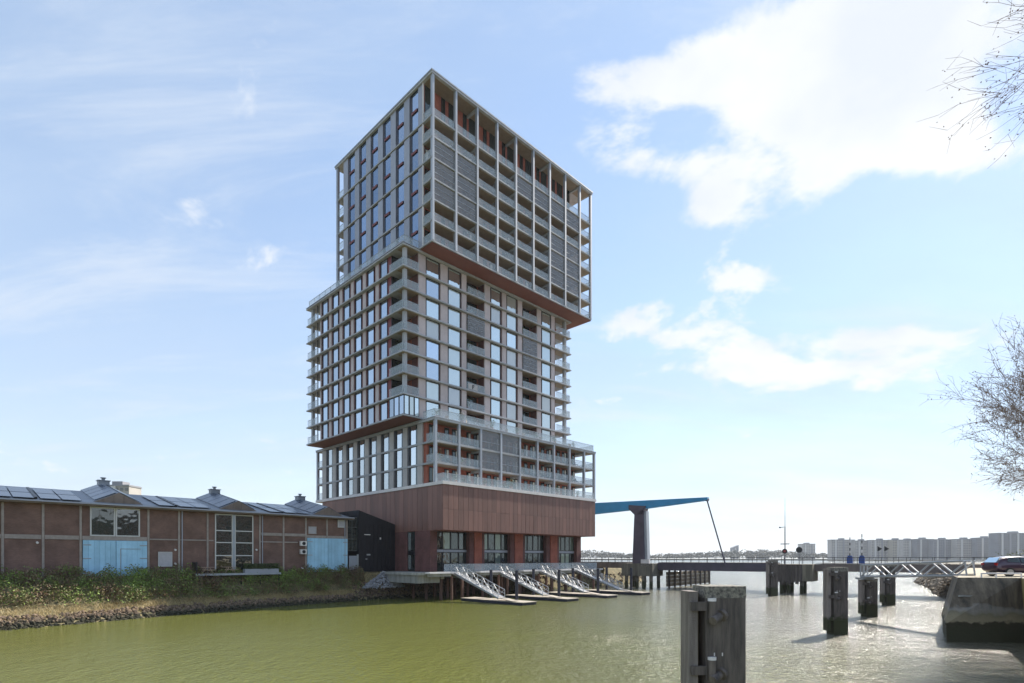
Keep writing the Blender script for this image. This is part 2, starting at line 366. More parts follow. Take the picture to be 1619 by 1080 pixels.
    box('roof', (A0 - .04, B0 - .04, mzt + .02), (A1 + .04, B1 + .04, mzt + .12), M_FRAME, P)
    balus('x', A0 + .35, 3.2, 33.0, mzt + .12, 1.15); balus('y', B0 + .3, A0 + .35, .1, mzt + .12, 1.15)
    for i in range(16):
        v = 3.2 + i * 1.98; box('railing_post', (A0 + .37, v, mzt + .12), (A0 + .43, v + .06, mzt + 1.3), M_FRAME, P)
    for k in range(8):
        za, zb = mf[k] + .15, mf[k + 1] - .15
        # left face
        for j in range(6):
            v1 = 9.49 + 3.704 * j
            win(P, 'x', -2.28, v1 - 1.7, v1, za, zb, M_GM, d=.09, t=.06)
            box('facade_panel', (-2.42, v1 + .56, za), (-2.285, v1 + 1.46 if j < 5 else 28.88, zb), M_PANEL, P)
            box('reveal', (-2.44, v1 + .04, za), (-2.284, v1 + .10, zb), M_DARK, P)
            box('reveal', (-2.44, v1 + 1.9, za), (-2.284, v1 + 1.97, zb), M_DARK, P)
        # near corner: loggia, glazed in on the lowest storey
        box('column', (-2.35, 3.4, za), (-1.85, 3.9, zb), M_SLAB, P)
        if k == 0:
            for q in range(3):
                win(P, 'x', -2.60, 3.0 + q * 1.27, 4.24 + q * 1.27, za, zb, M_GM)
                win(P, 'y', 3.17, -2.55 + q * .87, -1.72 + q * .87, za, zb, M_GP)
        else:
            balus('x', A0 + .2, B0 + .25, 6.75, za); balus('y', B0 + .2, A0 + .25, .0, za)
            win(P, 'y', 6.8, -2.3, -.15, za, zb, M_GD, 1)
        # right face
        for (a, b) in ((1.48, 3.94), (5.64, 8.08), (14.55, 16.78), (18.19, 20.56), (27.07, 29.5)):
            win(P, 'y', 3.52, a, b, za, zb, M_GP if rnd.random() < .75 else (M_GC if rnd.random() < .6 else M_GM), d=.12, t=.10)
        for (a, b) in ((.1, 1.37), (4.12, 5.51), (8.27, 9.24), (13.1, 14.33), (17.08, 18.06), (20.87, 21.93), (25.75, 26.83), (29.6, 30.57)):
            box('facade_panel', (a, 3.34, za), (b, 3.515, zb), M_PANEL, P)
        for (a, b) in ((9.31, 13.07), (21.97, 25.67)):
            if (a < 10 and k == 5) or (a > 20 and k in (4, 5)):
                s = box('glass_screen', (a + .05, 3.2, za), (b - .05, 3.23, zb), M_SCR, P)
                for q in (.3, .55, .8): box('screen_rail', (a + .05, 3.17, za + 2.7 * q), (b - .05, 3.26, za + 2.7 * q + .05), M_FRAME, s)
            else: balus('y', 3.2, a + .04, b - .04, za)
            win(P, 'y', 4.9, a + .3, b - .4, za, zb - .1, M_GD, 1)
        # open end balconies
        balus('y', B0 + .2, 30.7, A1 - .25, za); balus('x', A1 - .2, B0 + .25, 20, za); balus('x', A0 + .2, 29.0, B1 - .2, za)
        box('column', (33.3, 3.25, za), (33.85, 3.8, zb), M_SLAB, P); box('column', (-2.4, 31.9, za), (-1.9, 32.4, zb), M_SLAB, P)
    # ---------------- lower block
    lz0, lzt = 16.75, 25.95; lf = [lz0, 19.6, 22.62, 25.55]
    C0, C1, D0, D1 = .19, 38.0, -.40, 35.8
    box('core_wall', (.50, 1.8, lz0), (34.6, 33.6, lzt - .35), M_BRICK, P)
    cols = [.42 + 4.28 * k for k in range(9)] + [37.78]
    for c in cols: box('column', (c - .18, D0 - .03, lz0), (c + .18, D0 + .40, lzt - .35), M_FRAME, P)
    box('column', (C0, 35.3, lz0), (C0 + .4, 35.75, lzt - .35), M_FRAME, P)
    box('column', (C1 - .42, 12, lz0), (C1, 12.45, lzt - .35), M_FRAME, P)
    for k in (1, 2):
        z = lf[k]
        s = box('floor_slab', (C0 + .02, D0 + .05, z - .18), (C1 - .02, D1 - .05, z + .10), M_SLAB, P)
        box('soffit', (C0 + .4, D0 + .4, z - .215), (C1 - .4, 1.78, z - .183), M_SOFF, s)
    s = box('roof', (C0 - .06, D0 - .06, lzt - .35), (C1 + .06, D1 + .06, lzt - .04), M_SLAB, P)
    box('soffit', (C0 + .3, D0 + .3, lzt - .385), (C1 - .3, 1.78, lzt - .353), M_SOFF, s)
    box('roof_edge', (C0 - .12, D0 - .12, lzt - .037), (C1 + .12, D1 + .12, lzt + .06), M_FRAME, s)
    for a in range(9):
        balus('y', D0 + .25, .45 + a * 4.15, .45 + a * 4.15 + 4.1, lzt + .06, 1.15)
    balus('x', C0 + .25, -.1, 2.8, lzt + .06, 1.15); balus('x', C1 - .3, -.1, 20, lzt + .06, 1.15)
    for k in range(3):
        za = (lf[k] + .10 if k else lz0 + .02); zb = lf[k + 1] - .19 if k < 2 else lzt - .39
        for j in range(9):
            a0, a1 = cols[j] + .18, cols[j + 1] - .18
            if j in (2, 3) and k:
                s = box('glass_screen', (a0, D0 + .2, za), (a1, D0 + .23, zb), M_SCR, P)
                box('screen_rail', (a0, D0 + .17, za + 1.1), (a1, D0 + .26, za + 1.16), M_FRAME, s)
            elif k: balus('y', D0 + .2, a0, a1, za)
            if j < 8:
                wa = a0 + .2
                win(P, 'y', 1.8, wa, wa + 1.5, za, zb - .25, M_GD, 1); win(P, 'y', 1.8, a1 - .9, a1 - .1, za, zb - .25, M_GD)
                box('curtain', (wa + .62, 1.66, za + .1), (wa + 1.0, 1.68, zb - .4), M_CURT, P)
                if rnd.random() < .6: box('curtain', (a1 - .55, 1.66, za + .1), (a1 - .2, 1.68, zb - .4), M_CURT, P)
            if j % 2 and j < 8: box('beam', (cols[j + 1] - .15, D0 + .42, zb - .4), (cols[j + 1] + .15, 1.78, zb), M_SLAB, P)
        if k: balus('x', C0 + .12, .1, 1.75, za)
        balus('x', C1 - .16, D0 + .4, 11.9, za); balus('x', C0 + .12, 33.7, 35.3, za)
        for j in range(8):
            v1 = 5.89 + 3.67 * j
            win(P, 'x', .495, v1 - 1.5, v1, za, zb, M_GL, d=.1, t=.06)
            box('reveal', (.28, v1 + .04, za), (.492, v1 + .45, zb), M_DARK, P)
            box('facade_panel', (.26, v1 + .55, za), (.492, v1 + 1.72 if j < 7 else 33.58, zb), M_PANELL, P)
            box('side_panel', (.36, v1 - 1.94, za), (.492, v1 - 1.55, zb), M_GD, P)
        box('facade_panel', (.26, 2.66, za), (.492, 3.92, zb), M_PANELL, P)
    # ---------------- red-brown base volume, clad in single panels
    E0, E1, F0, F1, cz0, cz1 = .19, 35.4, -2.28, 33.4, 9.92, 16.25
    s = box('ledge', (E0 - .14, F0 - .14, cz1 + .02), (E1 + .14, F1 + .14, cz1 + .46), M_LEDGE, P)
    box('ledge', (E0 - .14, F1 + .145, cz1 + .02), (E1 - 3, D1 - .02, cz1 + .46), M_LEDGE, P)
    for a in range(9): balus('y', F0 + .08, E0 + .05 + a * 3.9, E0 + .05 + a * 3.9 + 3.86, cz1 + .46, 1.1)
    balus('x', E0 + .1, F0 + .15, D0 - .1, cz1 + .46, 1.1)
    box('core_wall', (E0 + .1, F0 + .1, cz0 + .02), (E1 - .1, F1 - .1, cz1), M_DARK, P)
    n = 38; w = (E1 - E0) / n
    for i in range(n):
        for (za, zb) in ((cz0, cz0 + 2.9), (cz0 + 2.92, cz1)):
            box('cladding_panel', (E0 + i * w + .02, F0 + rnd.uniform(0, .012), za), (E0 + (i + 1) * w - .02, F0 + .095, zb), M_CLAD, P)
    n = 30; w = (F1 - F0 - .1) / n
    for i in range(n):
        box('cladding_panel', (E0 + rnd.uniform(0, .012), F0 + .1 + i * w + .02, cz0), (E0 + .095, F0 + .1 + (i + 1) * w - .02, cz1), M_CLAD, P)
    box('soffit', (E0 + .02, F0 + .02, cz0 - .03), (E1 - .02, F1, cz0 + .018), M_SOFFR, P)
    # ---------------- ground floor
    gz = 4.0; gt = cz0 - .03
    box('core_wall', (.42, 2.6, gz), (34.8, 33, gt), M_DARK, P)
    for (a, b) in ((.19, 1.43), (7.55, 10.66), (16.38, 19.82), (25.27, 28.68), (33.77, 35.0)):
        box('brick_pier', (a, .7, gz), (b, 2.59, gt), M_BRICKD, P)
        if b - a > 2: box('pier_face', (a + .95, .55, gz), (b - .65, .698, gt), M_BRICK, P)
    for (a, b) in ((1.43, 7.55), (10.66, 16.38), (19.82, 25.27), (28.68, 33.77)):
        n = 4; w = (b - a) / n
        box('spandrel', (a + .01, 1.35, gz + 2.85), (b - .01, 1.5, gz + 3.2), M_PANELG, P)
        for i in range(n):
            win(P, 'y', 1.5, a + i * w + .02, a + (i + 1) * w - .02, gz, gz + 2.84, M_GD if rnd.random() < .85 else M_GQ, t=.1)
            win(P, 'y', 1.5, a + i * w + .02, a + (i + 1) * w - .02, gz + 3.22, gt, M_GQ if rnd.random() < .45 else M_GD, t=.1)
    for (a, b) in ((.7, 4.39), (6.41, 33)): box('brick_wall', (.19, max(a, 2.6), gz), (.415, b, gt), M_BRICKD, P)
    win(P, 'x', .41, 4.40, 5.40, gz + .2, gz + 2.5, M_GD, t=.1); win(P, 'x', .41, 5.42, 6.40, gz + .2, gz + 2.5, M_GP, t=.1)
    box('spandrel', (.3, 4.40, gz + 2.5), (.412, 6.40, gz + 3.0), M_DARK, P)
    win(P, 'x', .41, 4.40, 5.40, gz + 3.0, gt, M_GD, t=.1); win(P, 'x', .41, 5.42, 6.40, gz + 3.0, gt, M_GP, t=.1)
tower()

def balcony_things():
    r = random.Random(77); ml = leafmat('potted_leaf', [(.03, .05, .02), (.07, .11, .03), (.14, .18, .05)], 3.0); mp = mat('pot_clay', (.30, .14, .09), .8); mw = mat('outdoor_furniture', (.10, .10, .10), .6); mo = mat('outdoor_timber', (.36, .24, .14), .7)
    lz, m1 = (16.78, 19.72, 22.74), [26.47 + 3.03 * k for k in range(8)]
    def plant(p, lab, grp, proto=[]):
        if not proto:
            t = thing('potted_plant', lab, 'plant', p, GA, grp)
            b = MB(); b.tube((0, 0, 0), (0, 0, .42), .17, mp, 10, .24); b.build('pot', t)
            f = leaves('foliage', [(Vector((r.gauss(0, .2), r.gauss(0, .2), .5 + abs(r.gauss(.35, .3)))), r.uniform(.05, .11), .3) for _ in range(140)], ml, 9); f.parent = t; proto.append(t)
        else:
            t = dup(proto[0]); t.location = p; tag(t, lab, 'plant', grp)
        sc = r.uniform(.75, 1.25); t.scale = (sc, sc, sc); t.rotation_euler.z = r.uniform(0, 6)
    def chair(p, lab, grp, m, proto={}):
        if m.name not in proto:
            t = thing('garden_chair', lab, 'chair', p, GA, grp)
            box('seat', (-.25, -.25, .40), (.25, .25, .46), m, t); box('backrest', (-.25, .19, .47), (.25, .25, .92), m, t)
            for x in (-.22, .18):
                for y in (-.23, .18): box('leg', (x, y, 0), (x + .04, y + .04, .395), m, t)
            proto[m.name] = t
        else:
            t = dup(proto[m.name]); t.location = p; tag(t, lab, 'chair', grp)
        t.rotation_euler.z = GA + r.uniform(-1, 1)
    OR = ['first', 'second', 'third', 'fourth', 'fifth', 'sixth', 'seventh', 'eighth']; RW = ['bottom', 'middle', 'top']
    for k in range(3):
        for j in range(8):
            u = .9 + 4.28 * j; wh = 'lower block, %s balcony row, %s bay from the warehouse' % (RW[k], OR[j])
            if r.random() < .55: plant(G(u + r.uniform(.3, .9), .2, lz[k]), 'potted plant, ' + wh, 'potted plants on the lower balconies')
            if r.random() < .6:
                for d in (1.6, 2.6): chair(G(u + d, .55, lz[k]), 'dark chair on the %s side, ' % ('warehouse' if d < 2 else 'bridge') + wh, 'garden chairs on the lower balconies', mw)
    for k in range(1, 8):
        if r.random() < .6: plant(G(-2.2, 4.6, m1[k]), 'potted plant in the middle block corner balcony, %s storey up' % OR[k], 'potted plants in the corner balconies')
        if r.random() < .5: chair(G(-1.2, 4.6, m1[k]), 'timber chair in the middle block corner balcony, %s storey up' % OR[k], 'chairs in the corner balconies', mo)
        for a in (9.9, 22.6):
            if r.random() < .4: plant(G(a, 3.7, m1[k]), 'potted plant in recessed balcony, %s storey of the middle block, %s side' % (OR[k], 'warehouse' if a < 15 else 'bridge'), 'potted plants in the recessed balconies')
    for i in range(7): plant(G(2.0 + i * 5.0 + r.uniform(-1, 1), .6, 26.02), 'potted plant, %s along the roof terrace from the warehouse end' % OR[i], 'potted plants on the roof terrace')
    for i in range(8): chair(G(3.4 + i * 4.1, 1.0, 26.02), 'timber chair, %s along the roof terrace from the warehouse end' % OR[i], 'chairs on the roof terrace', mo)
    for i in range(6): plant(G(3.0 + i * 5.6, -1.6, 16.73), 'potted plant, %s along the white ledge from the warehouse end' % OR[i], 'potted plants on the ledge')
def banner():
    t = thing('balcony_banner', 'pale grey banner with a dark mark hung on a balcony of the middle block', 'banner', GO, GA)
    box('cloth', (9.45, 3.14, 32.62), (11.4, 3.165, 33.5), M_PANELL, t)
    b = MB()
    for q in ((10.25, 10.42, 32.72, 33.38), (10.42, 10.72, 33.2, 33.38), (10.42, 10.6, 32.95, 33.08)): b.box((q[0], 3.125, q[2]), (q[1], 3.138, q[3]), M_DARK)
    b.build('mark', t)
banner()

# black lean-to beside the tower
def annex():
    t = thing('stair_annex', 'black metal clad annex with a sloping top between tower and warehouse', 'annex', GO, GA)
    MK = mat('black_cladding', (.012, .011, .016), .55, .1, var=.3, scale=1.2)
    b = MB(); b.prism([(-6.1, 9.5, 4.0), (.12, 9.5, 4.0), (.12, 9.5, 11.1), (-6.1, 9.5, 12.95)], (0, 8, 0), MK); b.build('wall', t)
    for k in range(9): 
        x = -5.7 + k * .68; box('seam', (x, 9.46, 4.1), (x + .04, 9.495, 10.9), MK, t)
    MG = mat('annex_glass_frame', (.10, .105, .10), .4, .3)
    win(t, 'y', 9.9, -7.8, -6.15, 7.0, 11.9, M_GD, 1, (.35, .7), MG)
    for (x, z, w, h, m) in ((-5.2, 9.35, 1.0, .12, M_LEDGE), (-2.6, 8.75, .22, .3, M_LEDGE), (-4.8, 6.35, .6, .22, M_SLAB), (-5.0, 5.75, .3, .15, M_SLAB)):
        box('sign_plate', (x, 9.42, z), (x + w, 9.455, z + h), m, t)
annex()

# ------------------------------------------------------------------ water, land
def water_mat():
    m = bpy.data.materials.new('river_water'); m.use_nodes = True; nt = m.node_tree; N = nt.nodes; L = nt.links
    b = N['Principled BSDF']; b.inputs['Base Color'].default_value = (.112, .122, .028, 1); b.inputs['Roughness'].default_value = .1; b.inputs['IOR'].default_value = 1.33
    ge = N.new('ShaderNodeNewGeometry')
    # algae-green water in the sheltered dock, greyer beige painted into the stream for its silvery sun glitter
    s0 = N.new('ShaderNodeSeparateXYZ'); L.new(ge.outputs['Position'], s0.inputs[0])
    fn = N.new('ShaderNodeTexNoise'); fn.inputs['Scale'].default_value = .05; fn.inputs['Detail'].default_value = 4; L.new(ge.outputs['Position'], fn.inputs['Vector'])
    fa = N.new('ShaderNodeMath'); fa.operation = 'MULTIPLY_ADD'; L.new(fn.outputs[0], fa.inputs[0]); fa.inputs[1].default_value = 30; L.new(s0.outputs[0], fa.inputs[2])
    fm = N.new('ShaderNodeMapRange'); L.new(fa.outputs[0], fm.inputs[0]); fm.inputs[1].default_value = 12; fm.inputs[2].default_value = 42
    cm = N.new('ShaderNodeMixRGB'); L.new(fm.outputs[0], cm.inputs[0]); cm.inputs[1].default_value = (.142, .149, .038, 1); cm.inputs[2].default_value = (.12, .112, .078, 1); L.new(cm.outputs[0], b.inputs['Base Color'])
    h = None
    for (sc, st, amp, dist) in ((.8, (1, .55, 1), .42, .0), (2.8, (1, .7, 1), .36, .0), (8.5, (1, 1, 1), .16, .3)):
        mp = N.new('ShaderNodeMapping'); mp.inputs['Scale'].default_value = tuple(sc * s for s in st); mp.inputs['Rotation'].default_value = (0, 0, .5)
        L.new(ge.outputs['Position'], mp.inputs[0])
        nz = N.new('ShaderNodeTexNoise'); nz.inputs['Scale'].default_value = 1; nz.inputs['Detail'].default_value = 3; nz.inputs['Roughness'].default_value = .55; nz.inputs['Distortion'].default_value = dist
        L.new(mp.outputs[0], nz.inputs['Vector'])
        mu = N.new('ShaderNodeMath'); mu.operation = 'MULTIPLY'; mu.inputs[1].default_value = amp; L.new(nz.outputs[0], mu.inputs[0])
        if h is None: h = mu.outputs[0]
        else:
            a = N.new('ShaderNodeMath'); L.new(h, a.inputs[0]); L.new(mu.outputs[0], a.inputs[1]); h = a.outputs[0]
    # wind-sheltered near the banks, rougher out in the stream
    pn = N.new('ShaderNodeTexNoise'); pn.inputs['Scale'].default_value = .035; pn.inputs['Detail'].default_value = 3; L.new(ge.outputs['Position'], pn.inputs['Vector'])
    mr = N.new('ShaderNodeMapRange'); L.new(pn.outputs[0], mr.inputs[0]); mr.inputs[1].default_value = .35; mr.inputs[2].default_value = .65; mr.inputs[3].default_value = .6; mr.inputs[4].default_value = 1.0
    sp = N.new('ShaderNodeSeparateXYZ'); L.new(ge.outputs['Position'], sp.inputs[0])
    ex = N.new('ShaderNodeMapRange'); ex.interpolation_type = 'SMOOTHSTEP'; L.new(sp.outputs[0], ex.inputs[0]); ex.inputs[1].default_value = -14; ex.inputs[2].default_value = 24; ex.inputs[3].default_value = .5; ex.inputs[4].default_value = 1.0   # open stream on the right
    pm = N.new('ShaderNodeMath'); pm.operation = 'MULTIPLY'; L.new(mr.outputs[0], pm.inputs[0]); L.new(ex.outputs[0], pm.inputs[1])
    rg = N.new('ShaderNodeMapRange'); rg.interpolation_type = 'SMOOTHSTEP'; L.new(sp.outputs[0], rg.inputs[0]); rg.inputs[1].default_value = -8; rg.inputs[2].default_value = 26; rg.inputs[3].default_value = .07; rg.inputs[4].default_value = .17; L.new(rg.outputs[0], b.inputs['Roughness'])
    bp = N.new('ShaderNodeBump'); bp.inputs['Distance'].default_value = .9; L.new(pm.outputs[0], bp.inputs['Strength']); L.new(h, bp.inputs['Height']); L.new(bp.outputs[0], b.inputs['Normal'])
    MATS['river_water'] = m; return m
M_WATER = water_mat()
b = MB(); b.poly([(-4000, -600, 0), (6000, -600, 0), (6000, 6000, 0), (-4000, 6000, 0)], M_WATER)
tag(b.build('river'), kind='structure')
# river bed so nothing hangs over the void
M_MUD = mat('mud', (.10, .085, .05), .9, var=.3, scale=.3)

def lerp_tab(tab, x):
    if x <= tab[0][0]: return tab[0][1]
    for (a, p), (c, q) in zip(tab, tab[1:]):
        if x <= c: return p + (q - p) * (x - a) / (c - a)
    return tab[-1][1]
EDGE = [(-95, -8), (-60, -4.5), (-45, -1.3), (-30, 3.0), (-16, 5.6), (-8, 6.6), (0, 7.0), (10, 7.8), (40, 8.5), (66, 9.2), (78, 13), (90, 24)]
WALL = 9.5
def prof(u, t):
    """bank height, t metres inland of the water line"""
    wdt = max(2.6, 9.2 - lerp_tab(EDGE, u)); s = t / wdt
    return lerp_tab([(-.4, -1.3), (0, -.1), (.22, 1.0), (.42, 1.75), (.72, 3.2), (1.0, 3.96), (40, 3.97)], s)
def soil():
    m = mat('bank_soil', (.24, .19, .10), .95, col2=(.10, .09, .045), scale=1.3, bump=.5, bscale=6); return m
def land():
    us = [-95 + 1.25 * i for i in range(150)]
    ts = [-2.5, -1, 0, .6, 1.2, 2, 3, 4, 5, 6, 7, 8, 9, 10.5, 12, 16, 30, 70, 160]
    V = []; F = []; r = random.Random(3)
    for u in us:
        e = lerp_tab(EDGE, u)
        for t in ts:
            j = r.uniform(-.12, .12) if 0 < t < 9 else 0
            V.append(tuple(G(u, e + t, prof(u, t) + j)))
    n = len(ts)
    for i in range(len(us) - 1):
        for k in range(n - 1): F.append((i * n + k, (i + 1) * n + k, (i + 1) * n + k + 1, i * n + k + 1))
    me = bpy.data.meshes.new('bank'); me.from_pydata(V, [], F); me.materials.append(soil()); me.polygons.foreach_set('use_smooth', [True] * len(F)); me.update()
    tag(mesh_obj('river_bank', me), kind='structure')
land()

# yard paving between warehouse and tower
def yard():
    b = MB(); m = mat('yard_concrete', (.42, .40, .37), .9, var=.25, scale=.8)
    b.box((-7.9, 9.6, 3.98), (.19, 30, 4.03), m); tag(b.build('yard_pavement', None, GO, (0, 0, GA)), kind='structure')
yard()

# ------------------------------------------------------------------ stones, grass, brambles on the bank
def stones(name, spots, m, sub=0):
    """many broken blocks in one mesh"""
    bm = bmesh.new(); bmesh.ops.create_icosphere(bm, subdivisions=1, radius=1); base = [v.co.copy() for v in bm.verts]; faces = [tuple(v.index for v in f.verts) for f in bm.faces]; bm.free()
    V = []; F = []; r = random.Random(5)
    for (p, s) in spots:
        n = len(V); rot = Matrix.Rotation(r.uniform(0, 6.3), 3, Vector((r.uniform(-1, 1), r.uniform(-1, 1), r.uniform(-1, 1.01))).normalized())
        sc = Vector((s * r.uniform(.7, 1.25), s * r.uniform(.6, 1.1), s * r.uniform(.45, .8)))
        for c in base:
            q = c * r.uniform(.75, 1.15); q = rot @ Vector((q.x * sc.x, q.y * sc.y, q.z * sc.z)); V.append(tuple(p + q))
        F += [tuple(n + i for i in f) for f in faces]
    me = bpy.data.meshes.new(name); me.from_pydata(V, [], F); me.materials.append(m); me.update()
    return mesh_obj(name, me)
M_STONE = mat('riprap_stone', (.30, .21, .14), .9, col2=(.045, .032, .024), scale=3.6, bump=.4, bscale=14)
def riprap():
    r = random.Random(8); sp = []
    for i in range(5200):
        u = r.uniform(-62, 24) if i < 4600 else r.uniform(24, 80); e = lerp_tab(EDGE, u); wdt = max(2.6, 9.2 - e)
        t = r.uniform(-.08, .19 if u < -8 else .55) * wdt
        sp.append((G(u, e + t, prof(u, t) + r.uniform(-.05, .12)), r.uniform(.13, .34)))
    tag(stones('riprap', sp, M_STONE), 'brown broken stones along the water line below the hedge', 'stones', kind='stuff')
riprap()
def rubble():
    r = random.Random(9); sp = []
    for i in range(1300):
        a = r.uniform(0, 6.28); q = math.sqrt(r.random()); u = -3.4 + 3.4 * q * math.cos(a); v = 7.0 + 1.7 * q * math.sin(a)
        sp.append((G(u, v, 1.7 + 2.3 * (1 - q) + r.uniform(-.05, .1)), r.uniform(.07, .17)))
    tag(stones('rubble_heap', sp, mat('grey_rubble', (.38, .38, .40), .9, col2=(.14, .14, .155), scale=3)), 'heap of grey rubble against the deck beside the tower', 'rubble', kind='stuff')
rubble()
def leafmat(name, cols, scale=.5):
    m = bpy.data.materials.new(name); m.use_nodes = True; nt = m.node_tree; N = nt.nodes; L = nt.links
    b = N['Principled BSDF']; b.inputs['Roughness'].default_value = .6
    ge = N.new('ShaderNodeNewGeometry'); nz = N.new('ShaderNodeTexNoise'); nz.inputs['Scale'].default_value = scale; nz.inputs['Detail'].default_value = 4
    L.new(ge.outputs['Position'], nz.inputs['Vector'])
    at = N.new('ShaderNodeAttribute'); at.attribute_name = 'tone'
    mx = N.new('ShaderNodeMath'); mx.operation = 'MULTIPLY_ADD'; L.new(at.outputs['Fac'], mx.inputs[0]); mx.inputs[1].default_value = .55
    sb = N.new('ShaderNodeMath'); sb.operation = 'MULTIPLY_ADD'; L.new(nz.outputs[0], sb.inputs[0]); sb.inputs[1].default_value = 1.5; sb.inputs[2].default_value = -.52
    L.new(sb.outputs[0], mx.inputs[2])
    cr = N.new('ShaderNodeValToRGB'); L.new(mx.outputs[0], cr.inputs[0]); e = cr.color_ramp.elements
    for i, c in enumerate(cols):
        q = e[i] if i < 2 else e.new(.5)
        q.color = (*c, 1)
    k = len(cols)
    for i, q in enumerate(list(e)): q.position = i / (k - 1)
    for i, c in enumerate(cols): e[i].color = (*c, 1)
    L.new(cr.outputs[0], b.inputs['Base Color'])
    MATS[name] = m; return m
def leaves(name, gen, m, seed=1):
    """gen yields (pos, size, up-ness): bent two-triangle leaves"""
    r = random.Random(seed); V = []; F = []; T = []
    for (p, s, up) in gen:
        d = Vector((r.gauss(0, 1), r.gauss(0, 1), r.gauss(0, 1) + up)).normalized(); a = d.orthogonal().normalized()
        a = Matrix.Rotation(r.uniform(0, 6.28), 3, d) @ a; c = d.cross(a); n = len(V)
        V += [tuple(p - a * s), tuple(p + c * s * .55 + d * s * .15), tuple(p + a * s), tuple(p - c * s * .55 + d * s * .15)]
        F += [(n, n + 1, n + 2), (n, n + 2, n + 3)]; t = r.random(); T += [t] * 4
    me = bpy.data.meshes.new(name); me.from_pydata(V, [], F); me.materials.append(m)
    at = me.attributes.new('tone', 'FLOAT', 'POINT'); at.data.foreach_set('value', T); me.update()
    return mesh_obj(name, me)
def bramble():
    r = random.Random(21)
    blobs = []
    u = -62.0
    while u < -6.3:
        e = lerp_tab(EDGE, u); wdt = max(2.6, 9.2 - e)
        for k in range(5):
            s = r.uniform(.33, .97); t = s * wdt
            big = 1.0 if u < -27 else .82
            blobs.append((u + r.uniform(-.6, .6), e + t, prof(u, t), r.uniform(.7, 1.25) * big, r.uniform(.85, 1.75) * big))
        u += .5
    def gen():
        for (u, v, z, rr, hh) in blobs:
            for i in range(150):
                a = r.uniform(0, 6.28); c = r.random(); sn = math.sqrt(1 - c * c) ; q = r.uniform(.72, 1.08)
                yield G(u + rr * q * sn * math.cos(a), v + rr * q * sn * math.sin(a), z + hh * q * c), r.uniform(.05, .13), .6
    m = leafmat('bramble_leaf', [(.07, .042, .03), (.20, .115, .065), (.12, .13, .04), (.19, .27, .05), (.27, .38, .07)], .42)
    tag(leaves('bramble_hedge', gen(), m, 4), 'tangled green and brown bramble hedge on the bank below the warehouse', 'hedge', kind='stuff')
bramble()
def drygrass():
    r = random.Random(31); V = []; F = []; T = []
    for i in range(34000):
        u = r.uniform(-62, 1); e = lerp_tab(EDGE, u); wdt = max(2.6, 9.2 - e); s = r.uniform(.13, .36) if r.random() < .92 else r.uniform(.4, .8)
        if u > -8: s = r.uniform(.3, .9)
        t = s * wdt; p = G(u, e + t, prof(u, t) - .05); h = r.uniform(.12, .40); a = r.uniform(0, 6.28); w = r.uniform(.012, .03)
        d = Vector((math.cos(a), math.sin(a), 0)); l = Vector((r.uniform(-.25, .25), r.uniform(-.25, .25), 0)) ; n = len(V)
        V += [tuple(p - d * w), tuple(p + d * w), tuple(p + l + Vector((0, 0, h)))]; F.append((n, n + 1, n + 2)); q = r.random(); T += [q] * 3
    me = bpy.data.meshes.new('dry_grass'); me.from_pydata(V, [], F)
    me.materials.append(leafmat('dry_grass_blade', [(.24, .17, .07), (.46, .36, .18), (.55, .45, .24)], .8))
    at = me.attributes.new('tone', 'FLOAT', 'POINT'); at.data.foreach_set('value', T); me.update()
    tag(mesh_obj('dry_grass', me), 'pale dry grass in a strip between hedge and stones', 'grass', kind='stuff')
drygrass()

